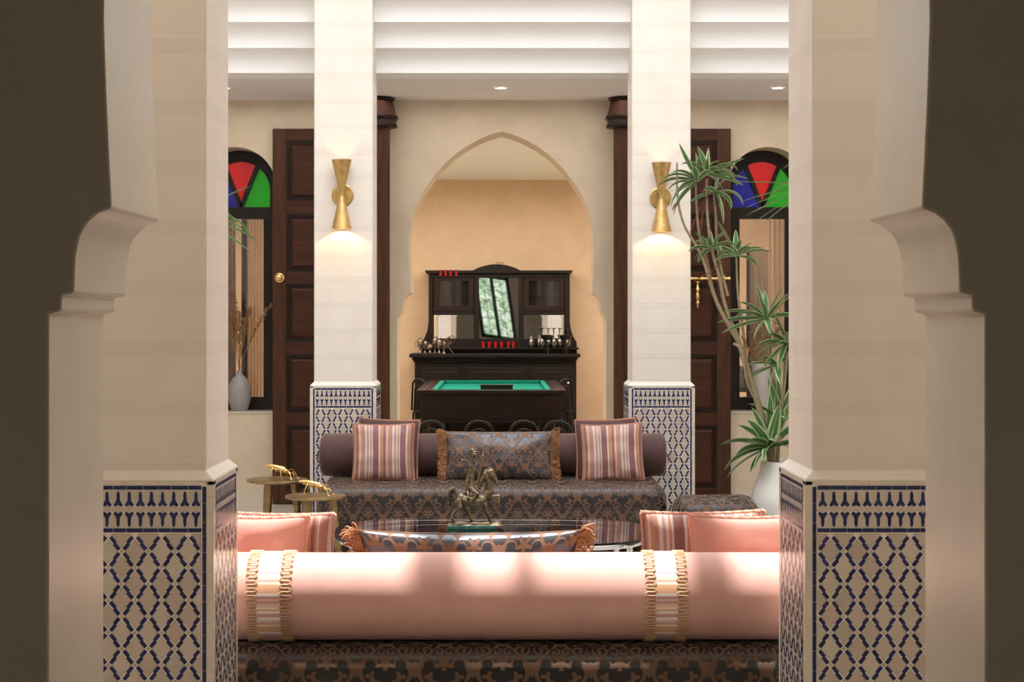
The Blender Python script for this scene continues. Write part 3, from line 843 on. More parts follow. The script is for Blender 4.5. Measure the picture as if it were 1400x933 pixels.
def rope(path, r=.0055, pitch=.022, n=5, step=None):
    """two-strand twisted cord along a closed path of points"""
    pts = [Vector(p) for p in path]; m = len(pts)
    seg = [(pts[(i+1) % m]-pts[i]).length for i in range(m)]; tot = sum(seg)
    turns = max(4, round(tot/pitch)); N = turns*6
    mb = MB(); res = []
    i = 0; acc = 0
    for k in range(N):
        t = tot*k/N
        while acc+seg[i] < t: acc += seg[i]; i += 1
        f = (t-acc)/seg[i]; p = pts[i].lerp(pts[(i+1) % m], f); d = (pts[(i+1) % m]-pts[i]).normalized()
        up = Vector((0, 1, 0)); a = (up-d*up.dot(d)).normalized(); b = d.cross(a); res.append((p, a, b, k))
    for s in (0, PI):
        q = [p+(a*math.cos(2*PI*k*turns/N+s)+b*math.sin(2*PI*k*turns/N+s))*r*.62 for p, a, b, k in res]
        mb.tube(q, r*.72, n, closed=True)
    return mb
def cushion_surface(w, h, t, N=22, pinch=.05, seed=0, wr=.010, soft=.42):
    """cushion standing in the local XZ plane, bottom edge at z=0, thick in y"""
    mb = MB(); grids = []
    def pos(u, v, sgn):
        x = w/2*u*(1-pinch*(1-v*v)); z = h/2*v*(1-pinch*(1-u*u))
        e = max(0, (1-u*u)*(1-v*v)); th = t/2*e**soft
        wv = noise.noise(Vector((u*2.1+seed, v*2.1, sgn*3+seed)))*wr*2 + noise.noise(Vector((u*5+seed, v*5, sgn*7)))*wr*.7
        corner = (abs(u)*abs(v))**3
        wv += wr*.9*math.sin((abs(u)-abs(v))*14+seed)*corner*(1-corner)*2
        return (x, sgn*(th+wv*min(1, e*4)), z+h/2)
    S_ = [math.sin(PI/2*(-1+2*i/N)) for i in range(N+1)]
    for sgn in (-1, 1):
        mb.grid([[pos(u, v, sgn) for v in S_] for u in S_], lambda i, j: (S_[i]*w/2+w, S_[j]*h/2+h))
    edge = [pos(u, -1, 0) for u in S_]+[pos(1, v, 0) for v in S_[1:]]+[pos(u, 1, 0) for u in reversed(S_[:-1])]+[pos(-1, v, 0) for v in reversed(S_[1:-1])]
    return mb, edge
def cushion(name, label, w, h, t, mat, loc, rot, group, seed=0, ropem='rope', fringe=False, pinch=.05, N=22, ropeR=.0075):
    r = thing(name, label, 'cushion', loc, rot, group)
    mb, edge = cushion_surface(w, h, t, N, pinch, seed)
    cv = mb.build('cover', mat, r, smooth=70, local=True)
    if not fringe: rope(edge, ropeR).build('rope_piping', ropem, r, smooth=60, local=True)
    else:
        mb = MB(); rnd = random.Random(seed)
        for s in (-1, 1):
            for k in range(170):
                v = rnd.uniform(-1, 1); x0 = w/2*s*(1-pinch*(1-v*v)); z0 = h/2*v+h/2
                L = rnd.uniform(.02, .07); dz = rnd.uniform(-.03, .03); dy = rnd.uniform(-.03, .03); bw = rnd.uniform(.006, .014)
                pts = [(x0+s*L*.5-s*L*.56*math.cos(t_), dy*(1-math.cos(t_))*.6, z0+dz*(1-math.cos(t_))*.5+bw*math.sin(t_)) for t_ in [i_*PI/4 for i_ in range(8)]]
                mb.tube(pts, .0032, 4, closed=True)
        mb.build('fringe', 'fringe', r, smooth=60, local=True, kind='stuff')
        mb = MB()
        for z in (0, h): 
            top = 1 if z else -1
            mb.tube([(w/2*u*.99, 0, h/2+top*h/2*(1-pinch*(1-u*u))) for u in [-1+.1*i for i in range(21)]], .0035, 5)
        mb.build('seam_cord', mat, r, smooth=60, local=True)
    return r
def bolster(x0, x1, yc, zc, R, mat, rend=.05, name='bolster'):
    mb = MB(); n = 44
    xs = []
    for k in range(8): t = k/7*PI/2; xs.append((x0+rend*(1-math.sin(t)) if False else x0+rend*(1-math.cos(t)), R-rend*(1-math.sin(t))))
    m = 30
    for k in range(1, m): xs.append((x0+rend+(x1-x0-2*rend)*k/m, R))
    for k in range(7, -1, -1): t = k/7*PI/2; xs.append((x1-rend*(1-math.cos(t)), R-rend*(1-math.sin(t))))
    def rr(x, r, a): return r*(1+.012*noise.noise(Vector((x*1.6, math.cos(a)*1.3, math.sin(a)*1.3))))
    pts = [[(x, yc+rr(x, r, 2*PI*k/n)*math.cos(2*PI*k/n), zc+rr(x, r, 2*PI*k/n)*math.sin(2*PI*k/n)) for k in range(n)] for x, r in xs]
    # gathered end discs
    r0 = xs[0][1]
    ends = lambda x, s: [[(x+s*.012*(1-q), yc+q*r0*math.cos(2*PI*k/n)*(1+.0*k), zc+q*r0*math.sin(2*PI*k/n)) for k in range(n)] for q in (.05, .35, .7, 1)]
    mb.grid(ends(x0, 1)[:3]+pts+list(reversed(ends(x1, -1)[:3])), closed_v=True)
    return mb
def tassel(x, s, yc, zc, R=.028):
    mb = MB().lathe([(0, 0), (R*.7, s*.004), (R*.8, s*.014), (R*.3, s*.02), (0, s*.021)], (x, yc, zc), 12, 'x')
    rnd = random.Random(4)
    for k in range(26):
        a = rnd.uniform(0, 2*PI); q = rnd.uniform(.3, 1)
        mb.tube([(x+s*.012, yc, zc), (x+s*.03, yc+R*.7*q*math.cos(a), zc+R*.6*q*math.sin(a)-.004), (x+s*.035, yc+R*q*math.cos(a), zc+R*q*math.sin(a)-.02-.015*q)], .003, 4)
    return mb
def sofa(name, label, x0, x1, yb, yf, ybol, zbol, R, bx0, bx1, bolmat, group):
    """yb: wall side, yf: seat edge"""
    a, b = min(yb, yf), max(yb, yf)
    t = thing(name, label, 'sofa', ((x0+x1)/2, (a+b)/2, 0), group=group)
    MB().box(x0+.07, x1-.07, a+.09, b-.09, .07, .21).build('base', 'ebony', t, bevel=.01)
    for sx in (x0+.14, x1-.14):
        for sy in (a+.15, b-.15): MB().lathe([(.022, 0), (.03, .07), (.03, .08)], (sx, sy, 0), 12).build('leg', 'ebony', t, smooth=40)
    rbox(x0, x1, a, b, .19, .50, .085, puff=.008).build('seat_mattress', 'brocade', t, smooth=50)
    bo = bolster(bx0, bx1, ybol, zbol, R, bolmat).build('bolster', bolmat, t, smooth=50)
    return t, bo
# far sofa
R = .163
far, bo = sofa('sofa', 'low brocade sofa with a dark mauve bolster against the far pillars', -1.31, 1.225, 14.20, 12.93, 13.77, .667, R, PX(438, 13.75), PX(910, 13.75), 'mauve', 'facing sofas of the courtyard')
tassel(PX(438, 13.75)+.01, -1, 13.77, .665).build('tassel', 'fringe', bo, smooth=60); tassel(PX(910, 13.75)-.01, 1, 13.77, .665).build('tassel', 'fringe', bo, smooth=60)
# near sofa, seen from behind
nb = 6.80; zb = .83-R
near, bo = sofa('sofa', 'low brocade sofa seen from behind with a sunlit pink bolster', -1.33, 1.40, 6.60, 7.80, nb, zb, R, -1.30, 1.37, 'pink', 'facing sofas of the courtyard')
def ring_path(x, r, n): return [(x, nb+r*math.cos(2*PI*i/n), zb+r*math.sin(2*PI*i/n)) for i in range(n)]
for pl, pr in ((335, 400), (881, 941)):
    d = 6.66; xa, xb = PX(pl, d), PX(pr, d); wd = xb-xa
    mb = MB(); n = 72; i0, i1 = xa+wd*.24, xb-wd*.24; rr = R*1.0095+.003
    mb.grid([[(x, nb+r*math.cos(2*PI*k/n), zb+r*math.sin(2*PI*k/n)) for k in range(n)] for x, r in ((i0, rr-.004), (i0, rr), (i1, rr), (i1, rr-.004))], lambda i, j: (j/n*2*PI*R, i*.03), closed_v=True)
    band = mb.build('striped_band', 'stripe_b', bo, smooth=40)
    for xc in (xa+wd*.14, xb-wd*.14):
        mb = MB(); T = 40; K = T*12
        for amp, off in ((wd*.125, 0), (wd*.088, 0)):
            pts = []
            for k in range(K):
                ph = 2*PI*k/12; a2 = (ph-.66*math.sin(2*ph)+off)/T
                r = R*1.012+.0045
                pts.append((xc+amp*math.sin(ph), nb+r*math.cos(a2), zb+r*math.sin(a2)))
            mb.tube(pts, .0022, 5, closed=True)
        mb.build('gimp_braid', 'braid', bo, smooth=60)

# cushions on the far sofa (they lean back against the bolster)
def lean(deg, tilt=0, yaw=0): return (math.radians(-deg), math.radians(tilt), math.radians(yaw))
SZ = .508
G1 = 'striped cushions on the far sofa'; G2 = 'plain mauve cushions on the far sofa'
cushion('cushion', 'striped mauve and orange cushion on the left of the far sofa', .455, .42, .15, 'stripe', (PX(524, 13.35), 13.37, SZ), lean(11, 0, 2), G1, 1)
cushion('cushion', 'striped mauve and orange cushion on the right of the far sofa', .455, .42, .15, 'stripe', (PX(839, 13.35), 13.37, SZ), lean(11, -2.5, -4), G1, 2)
cushion('cushion', 'plain mauve cushion behind the left striped cushion', .455, .45, .10, 'mauve', (PX(529, 13.5), 13.50, SZ), lean(11, 2.5, 3), G2, 3)
cushion('cushion', 'plain mauve cushion behind the right striped cushion', .455, .45, .10, 'mauve', (PX(830, 13.5), 13.50, SZ), lean(11, -2, -3), G2, 4)
cushion('lumbar_cushion', 'long fringed copper brocade cushion in the middle of the far sofa', .80, .36, .17, 'brocade_light', (PX(682, 13.35), 13.44, SZ), lean(12), 'fringed brocade cushions', 5, fringe=True, pinch=.03)
# cushions on the near sofa, lean toward the viewer
def leanf(deg, tilt=0, yaw=0): return (math.radians(deg), math.radians(tilt), math.radians(yaw))
G3 = 'plain pink cushions on the near sofa'; G4 = 'striped cushions on the near sofa'
cushion('cushion', 'plain pink corded cushion at the left end of the near sofa', .52, .445, .19, 'pink_shaded', (PX(337, 7.25), 7.12, SZ), leanf(9, 1.5, 1), G3, 6, 'rope_pink', pinch=.075)
cushion('cushion', 'plain pink corded cushion at the right end of the near sofa', .52, .445, .19, 'pink_shaded', (PX(1026, 7.25), 7.12, SZ), leanf(9, -1, -1), G3, 9, 'rope_pink', pinch=.075)
cushion('cushion', 'striped pink cushion half hidden by the left pink cushion', .50, .425, .15, 'stripe', (PX(376, 7.4), 7.36, SZ), leanf(9, 1, -2), G4, 7, 'rope_pink')
cushion('cushion', 'striped pink cushion half hidden by the right pink cushion', .50, .43, .15, 'stripe', (PX(957, 7.4), 7.36, SZ), leanf(9, -.5, 2), G4, 8, 'rope_pink')
cushion('lumbar_cushion', 'long fringed brocade cushion sunlit in the middle of the near sofa', .88, .385, .19, 'brocade_light', (PX(643, 7.3), 7.17, SZ), leanf(14), 'fringed brocade cushions', 15, fringe=True, pinch=.085)

# pouf
t = thing('pouf', 'square brocade pouf on the floor right of the far sofa', 'pouf', (1.535, 12.82, 0))
rbox(1.265, 1.845, 12.52, 13.14, .16, .43, .09, puff=.02, u0=.4).build('cushion_top', 'brocade', t, smooth=50)
rbox(1.28, 1.83, 12.535, 13.125, .02, .18, .05, u0=.1).build('pouf_base', 'brocade', t, smooth=50)
MB().box(1.30, 1.81, 12.56, 13.10, 0, .03).build('foot', 'ebony', t)

# ================================================================= GLASS TABLE AND STATUE
TZ = .42; tcx, tcy, ta, tb = PX(672, 11), 10.97, .96, .70
t = thing('coffee_table', 'large glass coffee table with rounded corners between the two sofas', 'table', (tcx, tcy, 0))
def superell(a, b, n=64, p=4.0):
    out = []
    for k in range(n):
        th = 2*PI*k/n; c, s = math.cos(th), math.sin(th)
        out.append((tcx+a*math.copysign(abs(c)**(2/p), c), tcy+b*math.copysign(abs(s)**(2/p), s)))
    return out
MB().prism(superell(ta, tb, p=3.2), TZ-.015, TZ, 'z').build('glass_top', 'table_glass', t, bevel=.003)
edge = superell(ta+.002, tb+.002, p=3.2)
MB().tube([(x, y, TZ-.03) for x, y in superell(ta-.06, tb-.06)], .014, 8, closed=True).build('frame', 'chrome', t, smooth=60)
for sx in (-1, 1):
    for sy in (-1, 1):
        x, y = tcx+sx*(ta-.16), tcy+sy*(tb-.13)
        MB().lathe([(.03, 0), (.03, .012), (.018, .02), (.018, TZ-.03), (.03, TZ-.02), (.03, TZ-.016)], (x, y, 0), 16).build('leg', 'chrome', t, smooth=40)

# bronze horse with rider
sx, sy = PX(651, 11.1), 11.1
t = thing('horse_statue', 'bronze figurine of a prancing horse with a turbaned rider on green marble', 'statue', (sx, sy, TZ))
K = 11.1/FPX
def sp(px, py, dy=0.): return Vector(((px-651)*K, dy, (722-py)*K+.0))      # figure drawn in its own plane, metres from the base
MB().box(-.178, .125, -.075, .075, .001, .02).build('marble_base', 'marble', t, local=True, bevel=.004)
mb = MB(); rnd = random.Random(2)
pts = []
for i in range(25):
    row = []
    for j in range(11):
        x = -.165+.33*i/24; y = -.062+.124*j/10; ed = (1-abs(2*i/24-1)**6)*(1-abs(2*j/10-1)**6)
        row.append((x, y, .018+ed*(.016+.010*noise.noise(Vector((x*22, y*22, 1)))+(.026*max(0, (x-.09)/.07) if x > .09 else 0))))
    pts.append(row)
mb.grid(pts); mb.box(-.165, .165, -.062, .062, .012, .0185); mb.build('rocky_ground', 'bronze', t, local=True, smooth=50)
def organic(name, chains, balls, mat, parent, vox=.0025, sm=2):
    mb = MB()
    for ch in chains:
        ch = [(p_, r_*1.2) for p_, r_ in ch]
        # resample for roundness
        pts = [Vector(c[0]) for c in ch]; rs = [c[1] for c in ch]
        P_, R_ = [], []
        for i in range(len(pts)-1):
            for k in range(4): f = k/4; P_.append(pts[i].lerp(pts[i+1], f)); R_.append(rs[i]+(rs[i+1]-rs[i])*f)
        P_.append(pts[-1]); R_.append(rs[-1])
        mb.tube(P_, R_, 8)
        for p, r in zip(pts, rs): mb.ball(p, r, 8, 6)
    for c, r, sz in balls: mb.ball(c, r*1.3, 12, 8, sz)
    o = mb.build(name, mat, parent, local=True)
    m = o.modifiers.new('remesh', 'REMESH'); m.mode = 'VOXEL'; m.voxel_size = vox; m.use_smooth_shade = True
    s = o.modifiers.new('smooth', 'SMOOTH'); s.factor = .5; s.iterations = sm
    return o
q = sp
horse = organic('horse', [
    # trunk: rump, belly, chest
    [(q(626, 684), .024), (q(631, 682), .030), (q(640, 685), .031), (q(650, 686), .032), (q(660, 684), .034), (q(666, 681), .028)],
    [(q(664, 681), .030), (q(668, 672), .025), (q(668, 661), .021), (q(664, 652), .018), (q(667, 646), .016), (q(672, 645), .0155)],   # neck, crest
    [(q(670, 646), .017), (q(675, 651), .014), (q(678, 658), .0105), (q(679, 662), .009)],        # head
    [(q(671, 643), .006), (q(671, 638), .003)], [(q(674, 643, .008), .005), (q(675, 639, .008), .003)],
    # hind leg left (near side)
    [(q(626, 686, -.02), .024), (q(629, 693, -.022), .018), (q(622, 699, -.024), .0105), (q(618, 706, -.024), .0085), (q(619, 713, -.024), .007), (q(624, 718, -.024), .009)],
    [(q(630, 688, .02), .022), (q(637, 696, .022), .015), (q(641, 704, .022), .010), (q(643, 709, .022), .008), (q(646, 716, .022), .0075), (q(650, 719, .022), .008)],
    # forelegs: one planted, one raised
    [(q(661, 688, -.018), .019), (q(664, 697, -.02), .012), (q(668, 706, -.02), .0095), (q(671, 714, -.02), .0075), (q(674, 719, -.02), .009)],
    [(q(667, 683, .018), .017), (q(675, 680, .02), .0115), (q(682, 679, .02), .0095), (q(682, 687, .02), .007), (q(678, 692, .02), .008), (q(676, 694, .02), .0065)],
], [], 'bronze', t)
organic('tail', [[(q(625, 677), .009), (q(620, 668, 0), .010), (q(616, 671, 0), .011), (q(615, 680, 0), .012), (q(617, 686, 0), .011), (q(617, 692, 0), .004)], [(q(624, 677, .008), .008), (q(618, 670, .01), .009), (q(614, 682, .008), .008), (q(613, 690, .004), .003)]], [], 'bronze', t, .003)
organic('mane', [[(q(669, 641), .007), (q(663, 645, -.004), .009), (q(659, 652, -.006), .009), (q(657, 660, -.007), .009), (q(655, 668, -.006), .006)]]+[[(q(668-i*2.6, 643+i*5, .002), .005), (q(662-i*2.2, 648+i*5.4, -.018), .004), (q(662-i*1.5, 655+i*5, -.022), .0025)] for i in range(5)], [], 'bronze', t, .0025, 1)
organic('saddle', [[(q(640, 676, -.03), .007), (q(640, 672, 0), .012), (q(640, 676, .03), .007)], [(q(648, 676, -.03), .008), (q(648, 672, 0), .010), (q(648, 676, .03), .008)], [(q(640, 680, -.036), .010), (q(645, 690, -.034), .004)], [(q(665, 676, -.022), .005), (q(660, 682, -.03), .005), (q(652, 678, -.033), .004)]], [], 'bronze', t, .003, 2)
rider = organic('rider', [
    [(q(644, 668), .017), (q(645, 659), .013), (q(646, 650), .0155), (q(647, 643), .015), (q(648, 637), .008), (q(648, 631), .007)],    # torso, neck
    [(q(645, 669, -.012), .013), (q(653, 675, -.034), .011), (q(646, 683, -.038), .008), (q(641, 688, -.038), .006), (q(645, 690, -.039), .0055)],  # near leg bent back
    [(q(646, 669, .012), .013), (q(654, 676, .034), .011), (q(650, 685, .036), .008), (q(654, 688, .036), .006)],
    [(q(646, 642, -.014), .0085), (q(641, 641, -.022), .007), (q(634, 630, -.024), .0055), (q(640, 629.5, -.018), .005)] if False else [(q(646, 641, -.014), .008), (q(642, 634, -.020), .0065), (q(637, 629.5, -.02), .005), (q(632, 629.5, -.02), .0052)],
    [(q(649, 642, .012), .008), (q(655, 649, .018), .0065), (q(656, 643, .005), .005), (q(656, 640, -.002), .005)],
], [(q(648.5, 623), .0125, (.85, .95, 1.1)), (q(653.8, 624), .003, (1, 1, 1)), (q(644, 650), .013, (.8, 1.2, 1.4))], 'bronze', t, .0024, 1)
hd = MB().ball(q(648, 619), .021, 14, 9, (1.05, 1, .68)); hd.ball(q(646, 616), .016, 12, 8, (1, 1, .7)); hd.lathe([(.019, -.005), (.022, 0), (.019, .005)], tuple(q(648.5, 620.5)), 14)
hd.build('turban', 'bronze', rider, smooth=60, local=True)
cl = organic('cloak', [[(q(643, 642, .008), .008), (q(640, 652, .012), .008), (q(638, 664, .014), .009), (q(637, 674, .014), .005)], [(q(644, 642, -.008), .008), (q(641, 654, -.006), .008), (q(639, 668, -.004), .009), (q(636, 676, -.004), .004)]], [], 'bronze', rider, .003, 2)
MB().tube([q(653, 664, -.004), q(656, 645, -.004), q(660, 622, -.004), q(661.5, 612, -.004)], [.006, .007, .0045, .0015], 8).build('lance', 'brass_old', t, smooth=60, local=True)
mb = MB(); mb.lathe([(.0, -.014), (.007, -.008), (.0085, 0), (.006, .008), (0, .014)], tuple(q(660, 623.5, -.004)), 10); mb.build('lance_collar', 'brass_old', t, smooth=60, local=True)

# ================================================================= STOOLS AND INSECTS
def stool(px, py, d, label, r):
    x, y, z = PX(px, d), d, PZ(py, d)
    t = thing('side_table', label, 'side table', (x, y, 0), group='round brass side tables beside the far sofa')
    prof = [(0, z-.025), (r-.02, z-.025), (r-.004, z-.02), (r, z-.012), (r-.003, z-.002), (r-.012, z), (0, z)]
    MB().lathe([(max(a, .0005), b) for a, b in prof], (x, y, 0), 56).build('table_top', 'brass_old', t, smooth=35)
    for k in range(3):
        a = math.radians(-110+120*k)
        p0 = (x+math.cos(a)*r*.55, y+math.sin(a)*r*.55, z-.022); p1 = (x+math.cos(a)*r*.78, y+math.sin(a)*r*.78, 0)
        MB().tube([p0, tuple(.5*(u+v) for u, v in zip(p0, p1)), p1], [.030, .026, .020], 16).build('leg', 'brass_old', t, smooth=40)
    return (x, y, z)
pa = stool(379, 655, 13.53, 'taller-looking round brass side table nearer the brown door', .231)
pb = stool(432, 677, 12.40, 'round brass side table standing in front of the sofa corner', .212)
def insect(p, label, s=1.0, yaw=0, slim=1.0):
    x, y, z = p; t = thing('insect_figurine', label, 'figurine', (x, y, z), (0, 0, yaw), 'brass insects on the side tables')
    def at(a, b, c): return (a*s, b*s, c*s)
    # body points along +x (head right, lower)
    mb = MB().tube([at(-.085, 0, .075), at(-.055, 0, .072), at(-.02, 0, .066), at(.01, 0, .058), at(.03, 0, .05)], [.006*s, .016*s*slim, .020*s*slim, .018*s, .012*s], 12)
    mb.build('abdomen', 'gold', t, smooth=60, local=True)
    mb = MB().ball(at(.03, 0, .052), .019*s, 12, 8, (1.2, 1, .8)); mb.build('thorax', 'gold', t, smooth=60, local=True)
    mb = MB().ball(at(.058, 0, .038), .012*s, 10, 7, (1.2, 1, .9)); mb.ball(at(.064, .009, .042), .004*s, 8, 5); mb.ball(at(.064, -.009, .042), .004*s, 8, 5); mb.build('head', 'gold', t, smooth=60, local=True)
    for sgn in (-1, 1):
        mb = MB(); n = 10; pts = []
        for i in range(n+1):
            f = i/n; wd = .022*math.sin(PI*min(1, f*.8+.12))*s; xx = (.03-.135*f)*s
            pts.append([(xx, sgn*(.002*s+wd*v*1.0), (.076+.018*math.sin(PI*f*.7)-.010*v*v)*s-.0*f) for v in (0, .35, .7, 1.0)]+[(xx, sgn*(.002*s+wd*v), (.073+.018*math.sin(PI*f*.7)-.010*v*v)*s) for v in (1.0, .5, 0)])
        mb.grid(pts, closed_v=True); mb.build('wing', 'gold', t, smooth=60, local=True)
        for k, (xb, xf) in enumerate(((.035, .085), (.005, .02), (-.02, -.06))):
            mb = MB().tube([at(xb, sgn*.012, .052), at((xb+xf)/2, sgn*.04, .062+.006*k), at(xf, sgn*.05, .03), at(xf+.004, sgn*.056, .004), at(xf+.020, sgn*.058, .003)], [.0035*s, .0035*s, .0028*s, .0022*s, .002*s], 6)
            mb.build('leg', 'gold', t, smooth=60, local=True)
        MB().tube([at(.066, sgn*.005, .044), at(.085, sgn*.012, .040), at(.098, sgn*.02, .026)], .0013*s, 5).build('antenna', 'gold', t, smooth=60, local=True)
insect((pa[0]+.03, pa[1]-.02, pa[2]), 'brass beetle figurine on the side table by the brown door', 1.18, -.25)
insect((pb[0]+.0, pb[1]-.02, pb[2]), 'brass winged insect figurine on the side table before the sofa', 1.12, -.12, .8)
# ================================================================= PLANTS
def leafmat(name, a, edge, mid):
    m = Mat(name, a, .38, spec=.5)
    uv = m.node('ShaderNodeUVMap'); sep = m.node('ShaderNodeSeparateXYZ'); m.link(uv.outputs[0], sep.inputs[0])
    u = (S(m.nt, sep.outputs[0])-.5).abs()*2.
    oi = m.node('ShaderNodeObjectInfo')
    n = S(m.nt, m.noise(m.coord('UV', (14, 1.5, 1)), 1, 2))
    col = m.ramp(u+n*.12, [(0, mid), (.10, mid), (.16, a), (.62, a), (.72, edge), (1, edge)])
    col = m.mix(S(m.nt, oi.outputs['Random'])*.3, col, tuple(c*.45 for c in a))
    m.set('Base Color', col); m.set('Subsurface Weight', .0); m.set('Transmission Weight', 0.)
    return m.m
M['leaf'] = leafmat('variegated_leaf', (.060, .175, .045), (.46, .54, .32), (.20, .34, .12))
M['palm'] = leafmat('palm_leaf', (.10, .24, .07), (.30, .42, .16), (.16, .30, .1))
M['dry'] = fabric('dry_leaf', (.26, .11, .05), .8, .1, .4)
M['pampas'] = fabric('dried_plume', (.30, .18, .085), .9, .3, .35)
bk = Mat('cane_bark', (.40, .30, .2), .8); z_ = bk.node('ShaderNodeSeparateXYZ'); bk.link(bk.coord('Object'), z_.inputs[0])
bf = (S(bk.nt, z_.outputs[2])*38. + S(bk.nt, bk.noise(bk.coord('Object'), 14, 4))*6.).fract()*.5 + S(bk.nt, bk.noise(bk.coord('Object'), 60, 4))*.6 - .1; bk.set('Base Color', bk.ramp(bf, [(0, (.10, .07, .035)), (.25, (.24, .20, .11)), (.7, (.34, .26, .16)), (1, (.14, .09, .05))])); bk.bump(bf, .5, .003)
M['bark'] = bk.m
LR = random.Random(99)
def leaf_mb(L, W, droop, fold=.2, base=.45, n=9, twist=0.):
    """leaf growing along +x then drooping by gravity (in xz)"""
    mb = MB(); pts = []; a = 0; x = z = 0
    for i in range(n+1):
        f = i/n; wd = W*(base+(1-base)*math.sin(min(1, f*2.4)*PI/2))*(1-f**2.6)**.8+.0006
        t = -droop*f*f*1.5
        if i: x += L/n*math.cos(t); z += L/n*math.sin(t)
        nz = Vector((-math.sin(t), 0, math.cos(t)))
        tw = twist*(.5+.5*f); ct, sn = math.cos(tw), math.sin(tw); row = []
        for v in (-1, -.5, 0, .5, 1):
            a_, b_ = v*wd, abs(v)*wd*fold          # across, along the leaf's own normal
            yy, nn = a_*ct-b_*sn, a_*sn+b_*ct
            row.append((x+nz.x*nn, yy, z+nz.z*nn))
        pts.append(row)
    mb.grid(pts, lambda i, j: (j/4, i/n)); return mb
def leaves(parent, c, specs, mat, nm='leaf'):
    """specs: (azimuth, elevation, length, half width, droop), angles in degrees; azimuth 0 = +x, 90 = away from the viewer"""
    L0 = WL[parent.name]
    for az, el, L, W, dr in specs:
        sg = 1 if math.cos(math.radians(az)) >= 0 else -1
        me = leaf_mb(L*(1.12 if mat == 'leaf' else 1), W*(1.75 if mat == 'leaf' else 1), dr, twist=-sg*math.radians(LR.uniform(25, 70))).mesh(nm, mat, 80)
        o = bpy.data.objects.new(nm, me); C.objects.link(o); o.parent = parent
        o.location = (c[0]-L0[0], c[1]-L0[1], c[2]-L0[2]); o.rotation_euler = (0, math.radians(-el), math.radians(az)); WL[o.name] = L0
def rosette(parent, c, n, L, W, rnd, up=35, spread=50, mat='leaf', droop=.9):
    sp_ = []
    for k in range(n):
        f = k/max(1, n-1)
        sp_.append((k*137.5+rnd.uniform(-12, 12), up+spread*(f-.5)*1.6+rnd.uniform(-12, 12)-10*(1-f), L*rnd.uniform(.7, 1.08)*(1-.25*f), W*rnd.uniform(.8, 1.15), droop*rnd.uniform(.5, 1.4)))
    leaves(parent, c, sp_, mat)
DP = 13.25
rnd = random.Random(12)
pcx, pcy = PX(1090, DP), DP
t = thing('potted_dracaena', 'tall branching variegated plant in a glossy white pot beside the pouf', 'plant', (pcx, pcy, 0))
def pz(y): return PZ(y, DP)
rim = pz(630)
mb = MB().lathe([(.02, .0), (.22, 0), (.30, .06), (.345, .20), (.350, .32), (.32, .46), (.275, .58), (.262, rim), (.245, rim), (.24, rim-.03), (.24, rim-.08), (.01, rim-.08)], (pcx, pcy, 0), 56, cap=False)
mb.build('pot', 'white_glaze', t, smooth=50)
MB().lathe([(.001, rim-.05), (.242, rim-.05)], (pcx, pcy, 0), 30, cap=False).build('soil', 'wood_dark', t)
def stem(pts, r0, r1):
    P_ = [Vector((PX(a, DP), DP+dy, pz(b))) for a, b, dy in pts]
    # smooth by Catmull-Rom
    out = []
    for i in range(len(P_)-1):
        p0, p1, p2, p3 = P_[max(0, i-1)], P_[i], P_[i+1], P_[min(len(P_)-1, i+2)]
        for k in range(6):
            u = k/6; out.append(.5*((2*p1)+(-p0+p2)*u+(2*p0-5*p1+4*p2-p3)*u*u+(-p0+3*p1-3*p2+p3)*u**3))
    out.append(P_[-1]); n = len(out)
    MB().tube(out, [(r0+(r1-r0)*i/(n-1))*.8+.0016*(i % 2) for i in range(n)], 9).build('cane', 'bark', t, smooth=50)
stem([(1058, 660, 0), (1048, 600, 0), (1034, 545, 0), (1020, 500, 0), (1008, 462, 0), (998, 440, .0)], .032, .022)
stem([(1012, 472, 0), (990, 435, -.02), (976, 405, -.03), (967, 375, -.03), (957, 345, 0), (936, 308, .02), (927, 270, .02), (926, 222, .02)], .019, .008)
stem([(1002, 448, 0), (986, 425, .02), (974, 392, .03), (968, 360, .03), (957, 322, .03), (953, 285, .02), (951, 250, .0)], .016, .009)
stem([(999, 443, 0), (989, 410, -.01), (983, 380, -.02), (975, 350, -.02), (968, 310, -.02), (966, 270, -.01), (966, 245, -.02)], .018, .010)
stem([(995, 405, 0), (987, 370, .03), (981, 330, .04), (979, 290, .03), (976, 262, .02)], .014, .009)
stem([(1022, 500, 0), (1015, 440, .03), (1010, 400, .05), (1008, 352, .05)], .014, .008)
stem([(1056, 650, .02), (1062, 560, .05), (1056, 500, .05), (1052, 440, .04)], .019, .012)
stem([(1060, 650, -.05), (1064, 590, -.06), (1070, 530, -.06), (1075, 480, -.05)], .019, .012)
stem([(1003, 470, 0), (1013, 480, -.03), (1020, 520, -.03), (1028, 540, -.02)], .012, .008)
def at(px, py, dy=0): return (PX(px, DP), DP+dy, pz(py))
